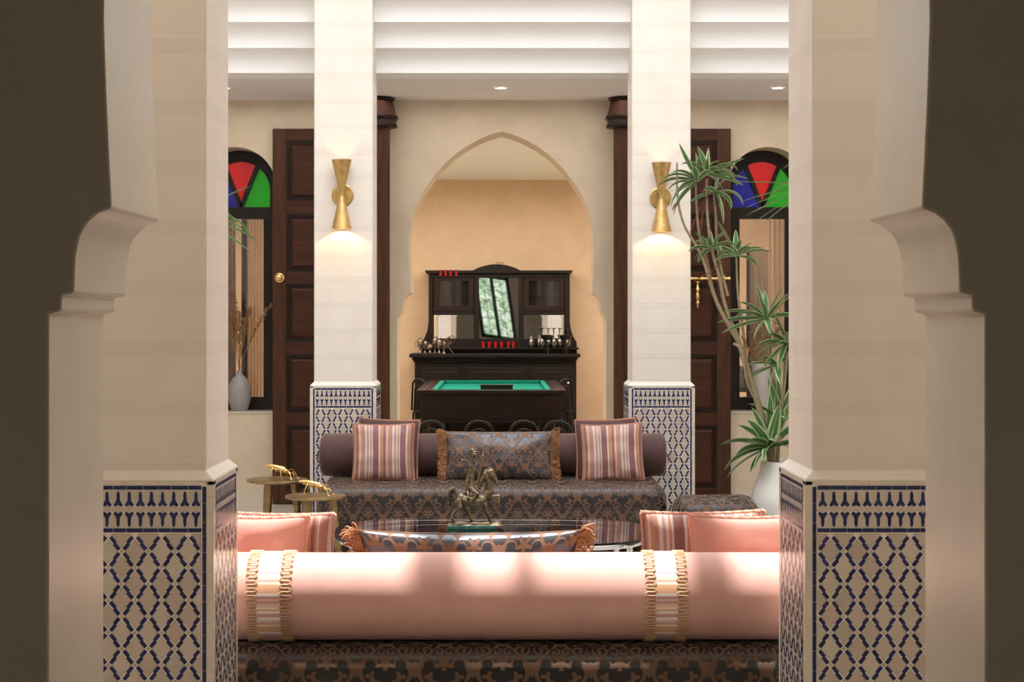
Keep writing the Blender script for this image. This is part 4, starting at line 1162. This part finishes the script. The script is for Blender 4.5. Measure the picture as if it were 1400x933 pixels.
# (az, el, L, halfwidth, droop)
u = FPX/DP
def ln(px): return px/u
leaves(t, at(954, 248, 0), [(180, 62, ln(52), .017, -.05), (175, 30, ln(48), .012, .9), (185, 5, ln(42), .013, .7), (190, -20, ln(52), .014, .8), (178, -38, ln(45), .015, .4), (200, 40, ln(40), .012, .8), (160, 15, ln(52), .013, .6), (95, 80, ln(40), .014, .3), (250, 50, ln(40), .015, 1.1), (270, 75, ln(38), .014, .4), (300, 40, ln(42), .014, 1.1), (20, 60, ln(42), .013, .6), (215, 0, ln(42), .013, .9), (150, -10, ln(40), .014, .7), (240, -10, ln(36), .012, .6)], 'leaf')
leaves(t, at(967, 240, -.02), [(0, 28, ln(50), .016, .1), (5, 10, ln(44), .014, .9), (10, -5, ln(48), .012, .3), (350, 45, ln(45), .014, 1.2), (80, 70, ln(42), .015, .3), (200, 75, ln(38), .014, .2), (330, 20, ln(45), .014, 1.2), (290, 30, ln(40), .014, 1.0), (310, -25, ln(50), .020, .9), (170, 50, ln(38), .012, .8), (30, 25, ln(46), .013, .8), (260, 55, ln(36), .013, .8), (340, 0, ln(52), .011, .2)], 'leaf')
leaves(t, at(979, 262, .02), [(355, 5, ln(40), .012, .9), (300, -60, ln(44), .021, .3), (340, -20, ln(32), .014, .9), (30, 55, ln(34), .014, .6), (20, 10, ln(46), .010, 1.0), (230, 20, ln(34), .012, .9), (190, -15, ln(36), .014, .2), (280, -40, ln(40), .018, .4), (60, 70, ln(32), .012, .4)], 'leaf')
leaves(t, at(972, 340, -.03), [(180, 50, ln(28), .014, .2), (175, 15, ln(30), .012, .7), (195, -12, ln(28), .014, .7), (165, -30, ln(25), .013, .5), (0, 30, ln(32), .013, .7), (340, 5, ln(36), .014, .8), (20, 60, ln(30), .013, .5), (250, 50, ln(30), .015, .8), (290, 20, ln(30), .014, .9), (95, 70, ln(30), .013, .3), (130, 35, ln(34), .012, .7), (310, -5, ln(30), .013, .7)], 'leaf')
leaves(t, at(1008, 350, .05), [(175, 62, ln(50), .017, .0), (190, 25, ln(30), .014, 1.0), (0, 22, ln(45), .015, .5), (10, -2, ln(34), .013, .8), (90, 82, ln(34), .015, .1), (320, 50, ln(30), .014, 1.1), (250, 40, ln(30), .014, 1.3), (30, 50, ln(30), .013, .5), (200, 5, ln(34), .012, .7), (280, 65, ln(28), .014, .7), (340, 35, ln(38), .012, .7)], 'leaf')
leaves(t, at(1048, 436, 0), [(178, 22, ln(60), .019, .5), (184, 2, ln(62), .020, .2), (190, -12, ln(60), .016, .15), (170, 45, ln(40), .016, .4), (165, 72, ln(48), .016, -.1), (30, 58, ln(45), .017, .0), (10, 40, ln(48), .020, -.1), (0, 20, ln(40), .016, .6), (270, -5, ln(40), .018, .9), (300, -55, ln(52), .021, .2), (250, 60, ln(35), .015, .9), (200, 25, ln(50), .014, .8), (320, -20, ln(45), .018, .7), (90, 70, ln(40), .016, .2), (230, -30, ln(40), .016, .3), (345, 55, ln(42), .016, .2)], 'leaf')
leaves(t, at(1074, 470, -.04), [(180, -5, ln(42), .017, .6), (200, 40, ln(40), .017, .8), (160, 70, ln(42), .017, .1), (230, 10, ln(40), .016, 1.0), (270, 50, ln(40), .018, .8), (180, -40, ln(40), .017, .2), (320, 60, ln(40), .017, .6), (190, 15, ln(45), .014, .8), (0, 50, ln(40), .016, .5), (240, -40, ln(44), .018, .3)], 'leaf')
leaves(t, at(1062, 500, .0), [(182, 15, ln(52), .015, .9), (190, -15, ln(36), .016, .3), (150, -10, ln(44), .014, .5), (210, 40, ln(36), .016, .9), (270, -20, ln(40), .018, .5), (240, -50, ln(46), .016, .2), (330, 40, ln(40), .016, .6)], 'leaf')
leaves(t, at(1052, 612, -.04), [(178, 20, ln(62), .023, .5), (184, -8, ln(66), .028, .55), (190, -22, ln(68), .033, .35), (165, 45, ln(48), .022, .3), (160, 68, ln(55), .023, .1), (200, 10, ln(50), .023, .6), (220, 30, ln(50), .024, .7), (250, 10, ln(46), .024, .9), (270, 40, ln(46), .026, .8), (290, 70, ln(60), .028, .1), (120, 75, ln(62), .026, .1), (80, 80, ln(75), .026, .05), (20, 60, ln(60), .026, .2), (180, -35, ln(40), .018, .5), (300, 20, ln(45), .023, .8), (340, 50, ln(55), .024, .4), (0, 20, ln(50), .023, .6), (230, -15, ln(46), .023, .6), (330, 65, ln(70), .028, .05), (210, 55, ln(50), .023, .3)], 'leaf')
leaves(t, at(1066, 575, -.02), [(100, 80, ln(60), .020, .05), (200, 75, ln(55), .019, .1), (250, 60, ln(50), .020, .4), (170, 40, ln(45), .018, .4), (330, 70, ln(60), .02, .1), (270, 30, ln(42), .018, .7)], 'leaf')
leaves(t, at(927, 275, .02), [(190, -70, ln(20), .008, .1), (150, -50, ln(16), .007, .2), (230, -60, ln(18), .007, .1)], 'dry', 'dry_leaf')
leaves(t, at(968, 262, -.03), [(200, -75, ln(60), .006, .1), (170, -70, ln(48), .005, .2), (195, -62, ln(70), .005, .1)], 'dry', 'dry_leaf')
leaves(t, at(972, 372, -.05), [(190, -25, ln(30), .008, .1), (350, 45, ln(24), .007, .1), (210, -70, ln(30), .008, .1), (330, -60, ln(30), .007, .1), (180, 60, ln(16), .007, .1)], 'dry', 'dry_leaf')
leaves(t, at(1022, 476, -.03), [(200, 60, ln(22), .012, .1), (340, 20, ln(24), .012, .3), (260, -30, ln(24), .014, .3), (20, -50, ln(24), .012, .2)], 'dry', 'dry_leaf')

def palm(x, y, zc, fr, label, potname):
    t = thing('potted_palm', label, 'plant', (x, y, 0), group='palms behind the near pillars')
    MB().lathe([(.01, 0), (.17, 0), (.22, .30), (.23, .42), (.21, .42), (.20, .36), (.01, .36)], (x, y, 0), 32, cap=False).build('pot', 'white_glaze', t, smooth=40)
    MB().tube([(x, y, .34), (x+.01, y, 1.2), (x, y, zc)], [.05, .035, .022], 10).build('stem', 'bark', t, smooth=50)
    for az, el, L, W, dr in fr:
        leaves(t, (x, y, zc), [(az, el, L, W, dr)], 'palm')
DL = 12.4; k = DL/FPX
palm(PX(262, DL), DL, PZ(296, DL), [(2, 32, 95*k, .010, .15), (0, 10, 100*k, .012, 1.0), (-5, -3, 100*k, .012, .55), (4, -12, 95*k, .013, .25), (350, 20, 90*k, .010, 1.3), (8, -25, 95*k, .012, .2), (0, 0, 85*k, .010, .9), (10, 28, 80*k, .011, 1.5), (345, -18, 90*k, .011, .5), (60, 50, .4, .011, .8), (120, 45, .45, .011, .8), (180, 30, .5, .011, .8), (230, 40, .45, .011, .9), (300, 45, .4, .011, .9), (90, 75, .45, .01, .3)], 'thin-leaved palm peeking from behind the near left pillar', 'pot')
palm(PX(1120, DL), DL, PZ(252, DL), [(180, 2, 118*k, .008, -.0), (178, -8, 112*k, .009, .15), (182, -14, 108*k, .009, .12), (176, -20, 110*k, .009, .10), (184, -27, 112*k, .010, .12), (180, -31, 100*k, .009, .15), (186, 12, 80*k, .008, .9), (60, 50, .4, .011, .8), (120, 45, .45, .011, .8), (0, 30, .5, .011, .8), (300, 45, .4, .011, .9), (90, 75, .45, .01, .3)], 'thin-leaved palm peeking from behind the near right pillar', 'pot')

# ================================================================= VASES ON THE SILLS
def plume(mb, pts, w0, rnd, n=110):
    P_ = [Vector(p) for p in pts]
    mb.tube(P_, .0028, 5)
    tot = len(P_)-1
    for k in range(n):
        f = .25+.75*k/n; i = min(tot-1, int(f*tot)); p = P_[i].lerp(P_[i+1], f*tot-i); d = (P_[i+1]-P_[i]).normalized()
        a = rnd.uniform(0, 2*PI); s = Vector((math.cos(a), math.sin(a)*.7, 0)); L = w0*math.sin(PI*min(1, .15+.85*(1-(k/n))**.8))*rnd.uniform(.6, 1.2)+.008
        e = p+(d*1.1+s*.9).normalized()*L+Vector((0, 0, -.25*L))
        m_ = p.lerp(e, .5)+Vector((0, 0, .15*L)); mb.tube([p, m_, e], [.0012, .0036, .0009], 4, cap=False)
ys = YF+.17
vx = PX(327.5, ys); vz = WS+.012
t = thing('grey_vase', 'grey stoneware bottle vase with dried plumes on the left window sill', 'vase', (vx, ys, vz))
def vz_(h): return vz+h
gp = [(.001, 0), (.070, 0), (.082, .02), (.108, .11), (.113, .18), (.102, .25), (.07, .31), (.035, .345), (.023, .37), (.024, .392), (.018, .392), (.016, .36)]
MB().lathe([(r*.98, z*.96) for r, z in gp], (vx, ys, vz), 40, cap=False).build('vessel', plaster('grey_stoneware', (.27, .27, .28), (.38, .37, .37), .4, False, 40), t, smooth=50)
rnd = random.Random(5)
top = vz+.375
for i, (dx, dy, dz, bend) in enumerate(((-.08, 0, .93, -.02), (.0, .02, .62, .02), (.30, -.02, .70, .14), (-.09, .03, .6, -.05), (.06, -.03, .55, .03), (-.04, -.04, .75, .0), (.10, .03, .66, .04), (-.13, -.02, .5, -.06))):
    mb = MB(); pts = [(vx+dx*f**1.5+bend*math.sin(PI*f)*.2, ys-.02+dy*f, top-.2*(1-min(1, f*6))*0+dz*f*(1-.12*f*f)) for f in [q_/8 for q_ in range(9)]]
    pts[0] = (vx, ys, top-.05)
    plume(mb, pts, .055 if i != 2 else .045, rnd, 120); mb.build('dried_plume', 'pampas', t)
vx2 = PX(1042, ys)
t = thing('tall_grey_vase', 'tall tapering grey vase with brown plumes on the right window sill', 'vase', (vx2, ys, vz))
MB().lathe([(.001, 0), (.045, 0), (.05, .01), (.085, .30), (.105, .46), (.10, .46), (.08, .30), (.045, .02)], (vx2, ys, vz), 36, cap=False).build('vessel', plaster('pale_stoneware', (.5, .49, .47), (.58, .56, .54), .35, False, 6), t, smooth=50)
for i, (dx, dz) in enumerate(((-.05, .5), (.08, .55), (.15, .42), (-.1, .38), (.02, .62))):
    mb = MB(); pts = [(vx2+dx*f, ys, vz+.35+dz*f) for f in [q_/8 for q_ in range(9)]]
    plume(mb, pts, .06, rnd, 90); mb.build('dried_plume', 'pampas', t)

# ================================================================= BILLIARD ROOM
DC, DH = 21.9, 22.12
def B(m, x0, x1, ya, yb, y0, y1, d):       # box from picture-plane extents at depth d (front face)
    return m.box(PX(x0, d), PX(x1, d), ya, yb, PZ(max(y0, y1), d), PZ(min(y0, y1), d))
t = thing('bar_cabinet', 'tall black carved bar cabinet with mirrors against the peach wall', 'cabinet', (PX(677, DC), 22.2, 0))
B(MB(), 567, 788, DC, 22.48, 492, 627.3, DC).build('lower_body', 'ebony', t, bevel=.005)
for a, b in ((577, 630), (637, 718), (725, 778)):
    m = MB(); B(m, a, b, DC-.018, DC+.01, 503, 560, DC); m.build('door', 'ebony', t, bevel=.008)
    m = MB(); B(m, a+5, b-5, DC-.028, DC, 508, 555, DC); m.build('raised_panel', 'ebony', t, bevel=.008)
m = MB(); z1, z0 = PZ(484, DC), PZ(489, DC)
xa, xb = PX(560, DC), PX(793, DC)
m.box(xa, xb, DC-.10, 22.48, z0, z1); m.build('counter_top', 'ebony', t, bevel=.006)
m = MB().box(xa+.03, xb-.03, DC-.06, 22.4, z0-.03, z0).box(xa+.045, xb-.045, DC-.035, 22.4, z0-.055, z0-.03); m.build('counter_moulding', 'ebony', t, bevel=.005)
# hutch back, posts, cornice
m = MB()
B(m, 586, 779, DH+.10, 22.48, 372, 484, DH); m.build('hutch_back', 'ebony', t)
m = MB(); xs0, xs1 = PX(583, DH), PX(781, DH); zt = PZ(372, DH); zc_ = PZ(361.5, DH)
arc = [(PX(647, DH)+(PX(711, DH)-PX(647, DH))*i/16, zt+.018+(zc_-zt-.018)*math.sin(PI*i/16)**.8) for i in range(17)]
poly = [(xs0, zt-.02), (xs1, zt-.02), (xs1+.02, zt+.018)]+list(reversed(arc))+[(xs0-.02, zt+.018)]
m.prism(poly, DH-.06, 22.48); m.build('cornice', 'ebony', t, bevel=.006)
m = MB(); z_t = zt-.02
B(m, 587, 778, DH-.02, 22.4, 374, 380, DH); m.build('frieze_rail', 'ebony', t, bevel=.003)
for a, b in ((586, 592), (648, 655), (708.5, 716), (771.5, 779)):
    m = MB(); B(m, a, b, DH-.01, 22.4, 376, 466, DH); m.build('upright', 'ebony', t, bevel=.004)
m = MB(); B(m, 586, 779, DH-.005, 22.4, 463, 484.5, DH); m.build('lower_rail', 'ebony', t, bevel=.003)
m = MB(); B(m, 582, 791, DH-.10, 22.4, 475.5, 478, DH); m.build('ledge', 'ebony', t, bevel=.003)
for s, x in ((-1, 586), (1, 779)):
    X = PX(x, DH); pl = [(X, PZ(440, DH)), (X+s*.015, PZ(452, DH)), (X+s*.05, PZ(462, DH)), (X+s*.085, PZ(468, DH)), (X+s*.09, PZ(484, DH)), (X, PZ(484, DH))]
    MB().prism(pl, DH+.02, DH+.07).build('side_bracket', 'ebony', t)
for a, b in ((593, 647.5), (716, 771)):
    fr = MB(); B(fr, a, b, DH-.03, DH, 378, 384.5, DH); B(fr, a, b, DH-.03, DH, 418, 425, DH); B(fr, a, a+7, DH-.03, DH, 384.5, 418, DH); B(fr, b-7, b, DH-.03, DH, 384.5, 418, DH)
    mid = (a+b)/2; B(fr, mid-2.2, mid+2.2, DH-.03, DH, 384.5, 418, DH)
    dr_ = fr.build('glazed_door', 'ebony_red', t, bevel=.003)
    for p, q_ in ((a+7, mid-2.2), (mid+2.2, b-7)):
        m = MB(); B(m, p, q_, DH-.016, DH-.012, 384.5, 418, DH); m.build('door_pane', 'glass', dr_)
    m = MB(); B(m, a+3, b-3, DH+.02, DH+.1, 402.5, 403.6, DH); m.build('inner_shelf', 'wood_x', t)
    m = MB(); B(m, a, b, DH-.02, DH+.1, 425, 431, DH); m.build('rail', 'ebony', t, bevel=.003)
    m = MB(); B(m, a, b, DH+.085, DH+.10, 431, 463, DH); m.build('lower_mirror', 'mirror', t)
    m = MB(); B(m, a, b, DH-.055, DH, 377.6, 378.8, DH); m.build('cup_ledge', 'ebony', t)
mx0, mx1, mz0, mz1 = PX(655, DH), PX(708.5, DH), PZ(463, DH), PZ(379.5, DH)
m = MB(); mc, mz = (mx0+mx1)/2, (mz0+mz1)/2          # old plate, very slightly warped
m.grid([[(mx0+(mx1-mx0)*i/16, DH+.012+.0062*(mx0+(mx1-mx0)*i/16-mc)*(mz0+(mz1-mz0)*j/16-mz)*1.0-.0016*(mz0+(mz1-mz0)*j/16-mz)**2, mz0+(mz1-mz0)*j/16) for j in range(17)] for i in range(17)])
m.build('centre_mirror', 'mirror', t, smooth=60)
m = MB(); xr = PX(683, DH)
for s in (-1, 1): m.tube([(xr, DH-.03, zc_+.012), (xr+s*.03, DH-.03, zc_+.028), (xr+s*.055, DH-.03, zc_+.012), (xr+s*.03, DH-.03, zc_+.006), (xr+s*.02, DH-.03, zc_+.016)], .004, 6)
m.build('crest_ornament', 'brass_old', t, smooth=50)

def cup(px, py_b, d, label, grp):
    x = PX(px, d); z = PZ(py_b, d)
    o = MB().lathe([(.001, 0), (.018, 0), (.025, .074), (.0235, .074), (.017, .006), (.001, .006)], (x, d, z), 18, cap=False).build('red_cup', 'red_cup', None, smooth=40, loc=(x, d, z))
    tag(o, label, 'cup', grp)
for i, (px_, w_) in enumerate(((602.5, 'outermost'), (609.2, 'second'), (616, 'third'), (624, 'innermost'))):
    cup(px_, 377.6, DH-.04, 'small red glass on the upper left ledge, %s from the cabinet edge' % w_, 'red glasses on the cabinet')
for i, (px_, w_) in enumerate(((660.5, 'first'), (669, 'second'), (677.5, 'third'), (685.5, 'fourth'), (695, 'fifth'), (701.5, 'last'))):
    cup(px_, 475.5, DH-.05, 'small red glass under the centre mirror, %s from the left' % w_, 'red glasses on the cabinet')
GZ = PZ(475.5, DH)
def wineglass(px, d, z, label, mat='glass', up=False):
    x = PX(px, d)
    pr = [(.030, 0), (.036, .02), (.040, .05), (.036, .085), (.020, .115), (.006, .13), (.0045, .16), (.0045, .225), (.012, .232), (.034, .237), (.034, .240), (.001, .240)]
    pr2 = [(.028, 0.002), (.034, .02), (.038, .05), (.034, .083), (.018, .112), (.001, .124)]
    o = MB().lathe(pr, (x, d, z), 20, cap=False).lathe(pr2, (x, d, z), 20, cap=False).build('wine_glass', mat, None, smooth=50, loc=(x, d, z))
    tag(o, label, 'wine glass', 'upturned wine glasses on the cabinet')
M['glass_thick'] = clear_glass('goblet_glass', (.90, .88, .86), .12, 2.6)
for i, (px_, wd) in enumerate(((726.5, 'first'), (737.5, 'second'), (741.5, 'third'), (750, 'fourth'), (757.5, 'fifth'), (765.5, 'sixth'), (776.5, 'last'))):
    wineglass(px_, DH-.06+.03*(i % 2), GZ, 'upturned stemmed wine glass on the cabinet ledge, %s from the left' % wd, 'glass_thick')
cz = PZ(484, DC)
for px_, w_ in ((748, 'left'), (773, 'right')):
    x = PX(px_, DC); y = DC-.05
    t2 = thing('tripod_bowl', 'black bowl on a crossed tripod stand, %s one among the wine glasses' % w_, 'bowl', (x, y, cz), group='black tripod bowls')
    MB().lathe([(.001, .165), (.05, .17), (.072, .20), (.078, .225), (.072, .225), (.05, .18), (.001, .172)], (x, y, cz), 24, cap=False).build('bowl', 'black', t2, smooth=40)
    for k_ in range(3):
        a = 2*PI*k_/3+.4
        MB().tube([(x+.06*math.cos(a), y+.06*math.sin(a), cz+.20), (x+.012*math.cos(a), y+.012*math.sin(a), cz+.08), (x+.05*math.cos(a+.3), y+.05*math.sin(a+.3), cz+.003)], .006, 6).build('leg', 'black', t2, smooth=50)
# silver cups and shakers
rnd = random.Random(3)
for i, (px_, h_, r_, wd, dy_) in enumerate(((574.5, .20, .036, 'tall outermost', 0), (581, .17, .030, 'lidded second', .05), (588, .13, .040, 'squat round', -.03), (594.5, .21, .030, 'slim tall', .04), (600.5, .19, .034, 'bright waisted', -.01), (607, .16, .026, 'small innermost', .05))):
    x = PX(px_, DC); y = DC-.02+dy_
    t2 = thing('pewter_goblet', '%s pewter drinking vessel in the cluster on the counter' % wd, 'goblet', (x, y, cz), group='pewter vessels on the counter')
    MB().lathe([(.001, 0), (r_*.85, 0), (r_*.9, .008), (r_*.35, .025), (r_*.28, h_*.3), (r_*.8, h_*.42), (r_, h_*.6), (r_*.82, h_*.78), (r_*.95, h_*.8), (r_*.9, h_*.84), (r_*.4, h_*.93), (r_*.18, h_*.96), (r_*.2, h_), (.001, h_)], (x, y, cz), 20, cap=False).build('vessel', 'pewter', t2, smooth=50)
    s = 1 if i % 2 else -1
    MB().tube([(x+s*r_*.9, y, cz+h_*.75), (x+s*(r_+.022), y, cz+h_*.7), (x+s*(r_+.022), y, cz+h_*.5), (x+s*r_*.85, y, cz+h_*.48)], .004, 6).build('handle', 'pewter', t2, smooth=50)
x = PX(613, DC)
t2 = thing('wire_bottle_holder', 'dark curled wire holder right of the pewter vessels', 'holder', (x, DC+.0, cz))
m = MB()
for k_ in range(4): m.tube([(x-.06+.03*k_+.045*math.cos(a), DC-.03+.03*k_, cz+.11+.02*k_+.045*math.sin(a)) for a in [j_*PI/8 for j_ in range(16)]], .004, 6, closed=True)
m.tube([(x-.08, DC, cz+.003), (x-.04, DC, cz+.07), (x+.04, DC, cz+.16)], .006, 6); m.tube([(x+.06, DC, cz+.003), (x+.02, DC, cz+.06), (x-.03, DC, cz+.13)], .006, 6)
m.build('wire_frame', 'pewter', t2, smooth=50)

# billiard table, seen end on
DT, DB = 18.6, 21.55
bz1 = PZ(533.6, DT); cxT = PX(672, DT); hw = .775
t = thing('billiard_table', 'dark wooden billiard table with green baize seen end-on through the arch', 'billiard table', (cxT, (DT+DB)/2, 0))
rw = .16
MB().box(cxT-hw+.05, cxT+hw-.05, DT+.05, DB-.05, bz1-.31, bz1-.045).build('apron', 'ebony_red', t, bevel=.006)
for s in (-1, 1): MB().box(*(sorted((cxT+s*hw, cxT+s*(hw-rw)))), DT+.0, DB, bz1-.045, bz1).build('side_rail', 'ebony_red', t, bevel=.006)
for y0, y1 in ((DT, DT+.13), (DB-.13, DB)): MB().box(cxT-hw+rw, cxT+hw-rw, y0, y1, bz1-.045, bz1-.002).build('end_rail', 'ebony_red', t, bevel=.006)
MB().box(cxT-hw+.03, cxT+hw-.03, DT+.02, DB-.02, bz1-.34, bz1-.31).build('apron_moulding', 'ebony', t, bevel=.006)
MB().box(cxT-hw+rw, cxT+hw-rw, DT+.12, DB-.12, bz1-.045, bz1-.035).build('baize_bed', 'felt', t)
for s in (-1, 1):
    xr_ = cxT+s*(hw-rw); 
    MB().prism([(xr_, bz1-.035), (xr_, bz1+.002), (xr_-s*.05, bz1-.002), (xr_-s*.045, bz1-.03)], DT+.16, DB-.16).build('baize_cushion', 'felt', t)
for yy, s in ((DB-.13, -1), (DT+.13, 1)):
    MB().prism([(yy, bz1-.035), (yy, bz1+.002), (yy+s*.05, bz1-.002), (yy+s*.045, bz1-.03)], cxT-hw+rw+.06, cxT+hw-rw-.06, 'x').build('baize_cushion', 'felt', t)
for s in (-1, 1):
    for k_ in range(4): MB().lathe([(.001, .0), (.008, 0), (.008, .0015), (.001, .002)], (cxT+s*(hw-.07), DT+.25+.75*k_, bz1), 10, cap=False).build('sight_inlay', 'white', t)
    for yy in (DT+.22, DB-.22):
        xx = cxT+s*(hw-.2)
        MB().lathe([(.05, 0), (.055, .03), (.035, .05), (.05, .12), (.075, .28), (.085, .40), (.06, .46), (.09, .50), (.09, bz1-.33)], (xx, yy, 0), 20).build('leg', 'ebony', t, smooth=40)
t2 = thing('scoring_box', 'long reddish wooden box lying on the green baize', 'box', (PX(679, 19.6), 19.6, bz1-.035))
zz = bz1-.035; xq = PX(679, 19.6)
MB().box(xq-.175, xq+.175, 19.5, 19.7, zz, zz+.045).build('box_body', 'wood_dark', t2, bevel=.004)
MB().box(xq-.18, xq+.18, 19.495, 19.705, zz+.045, zz+.055).build('box_lid', 'ebony_red', t2, bevel=.002)
xq = PX(777, 18.55)
t2 = thing('billiard_cue', 'thin billiard cue with a pale tip beside the right table corner', 'cue', (xq+.06, 18.45, 0))
MB().tube([(xq+.06, 18.50, 0), (xq+.04, 18.52, .5), (xq, 18.56, PZ(526, 18.55))], [.014, .011, .007], 8).build('shaft', 'ebony_red', t2, smooth=50)
MB().ball((xq, 18.56, PZ(524, 18.55)), .012, 10, 7).build('tip', 'grout', t2, smooth=50)
# bentwood chairs: two tall ones by the table sides, four with low arched backs before it
def bentwood(x, y, zs, zt, w, label, grp, yaw=0):
    t = thing('bentwood_chair', label, 'chair', (x, y, 0), (0, 0, yaw), grp)
    MB().lathe([(.001, zs-.02), (w*.48, zs-.02), (w*.5, zs-.01), (w*.48, zs), (.001, zs+.004)], (0, 0, 0), 28, cap=False).build('seat', 'black', t, smooth=40, local=True)
    for sx_ in (-1, 1):
        for sy_ in (-1, 1): MB().tube([(sx_*w*.36, sy_*w*.34, zs-.02), (sx_*w*.44, sy_*w*.42, 0)], [.014, .011], 8).build('leg', 'black', t, smooth=50, local=True)
    def hoop(wd, zt_, y_): return [(-wd/2, y_, zs)]+[(-wd/2*math.cos(a), y_+.03, zt_-wd*.42+wd*.42*math.sin(a)) for a in [PI*i/12 for i in range(13)]]+[(wd/2, y_, zs)]
    MB().tube(hoop(w*.92, zt, -w*.40), .013, 8).build('back_hoop', 'black', t, smooth=50, local=True)
    MB().tube(hoop(w*.58, zt-.08, -w*.40), .009, 8).build('inner_hoop', 'black', t, smooth=50, local=True)
    MB().tube([(w*.38*math.cos(a), w*.38*math.sin(a), zs*.45) for a in [2*PI*i/20 for i in range(20)]], .008, 6, closed=True).build('foot_ring', 'black', t, smooth=50, local=True)
g = 'black bentwood chairs round the billiard table'
for px_, wd in ((590, 'leftmost'), (655, 'second'), (716, 'third'), (762, 'rightmost')):
    bentwood(PX(px_, 18.2), 18.2, .42, PZ(577, 18.0), .31, 'low black bentwood chair before the billiard table, %s of four' % wd, g)
bentwood(-.915, 21.3, .62, PZ(519, 21.2), .17, 'tall black bentwood stool left of the billiard table', g, -.35)
bentwood(.80, 21.3, .62, PZ(519, 21.2), .17, 'tall black bentwood stool right of the billiard table', g, .35)

# things seen through the arched windows
def curtain(px0, px1, d, col, label, z0=.05, z1=3.3, n=9):
    x0, x1 = PX(px0, d), PX(px1, d); pts = []
    for i in range(n*6+1):
        x = x0+(x1-x0)*i/(n*6); y = d+.014*math.sin(2*PI*i/6)
        pts.append([(x, y, z0), (x, y+.01*math.sin(i), z1)])
    m = MB(); m.grid(pts); o = m.build('curtain', col, None, smooth=70, loc=((x0+x1)/2, d, z0)); tag(o, label, 'curtain')
    s = o.modifiers.new('thick', 'SOLIDIFY'); s.thickness = .004
M['cream_cloth'] = fabric('cream_curtain', (.74, .58, .42), .9, .3); M['brown_cloth'] = fabric('brown_curtain', (.20, .13, .11), .9, .3)
curtain(334, 372, 18.0, 'cream_cloth', 'cream curtain hanging behind the left arched window')
curtain(300, 323, 18.2, 'brown_cloth', 'dark mauve curtain at the edge of the left arched window', n=5)
curtain(1052, 1110, 18.0, 'cream_cloth', 'cream curtain hanging behind the right arched window')
x = PX(338, 17.9); o = MB().lathe([(.03, 0), (.03, 3.43)], (x, 17.7, 0), 14).build('curtain_pole', 'ebony_red', None, smooth=40, loc=(x, 17.7, 0)); tag(o, 'dark upright pole behind the left window pane', 'pole')
x = PX(1042, 18.4)
t2 = thing('louvred_screen', 'dark grey louvred screen standing behind the right arched window', 'screen', (x, 18.4, 0))
MB().box(x-.16, x-.13, 18.38, 18.42, 0, 2.42).build('screen_stile', 'ebony_red', t2); MB().box(x+.13, x+.16, 18.38, 18.42, 0, 2.42).build('screen_stile', 'ebony_red', t2)
gw = wood('grey_wood', (.10, .085, .07), (.20, .17, .14), .6)
for k_ in range(4): MB().box(x-.13+.065*k_+.003, x-.13+.065*(k_+1)-.003, 18.39, 18.41, .05, 2.40).build('slat', gw, t2)
x = PX(1028, 18.8)
t2 = thing('console_table', 'dark console table with framed pictures seen through the right window', 'table', (x, 18.6, 0))
for zz, hh in ((.95, .04), (1.32, .03)): MB().box(x-.30, x+.22, 18.5, 18.8, zz, zz+hh).build('shelf', 'ebony', t2)
for a in (-.29, -.05, .19): MB().box(x+a, x+a+.03, 18.5, 18.8, 0, 1.35).build('leg', 'ebony', t2)
o = MB().box(x-.22, x-.06, 18.48, 18.50, .99, 1.22).build('picture_frame', 'pewter', None, loc=(x-.14, 18.49, .99)); tag(o, 'small dark picture frame on the console behind the right window', 'picture frame')
x = PX(352, 18.3)
t2 = thing('round_armchair', 'dark brown round-backed armchair behind the left window', 'armchair', (x, 18.6, 0))
MB().lathe([(.30, .35), (.36, .5), (.37, .85), (.35, 1.02), (.32, 1.06), (.29, 1.02), (.28, .5)], (x, 18.6, 0), 30, cap=False).build('backrest', 'mauve', t2, smooth=50)
MB().lathe([(.001, .30), (.33, .30), (.35, .40), (.30, .48), (.001, .50)], (x, 18.6, 0), 30, cap=False).build('seat', 'mauve', t2, smooth=50)
for a in (0, 1, 2, 3): MB().tube([(x+.24*math.cos(a*PI/2+.7), 18.6+.24*math.sin(a*PI/2+.7), .32), (x+.26*math.cos(a*PI/2+.7), 18.6+.26*math.sin(a*PI/2+.7), 0)], .02, 8).build('leg', 'ebony', t2, smooth=50)
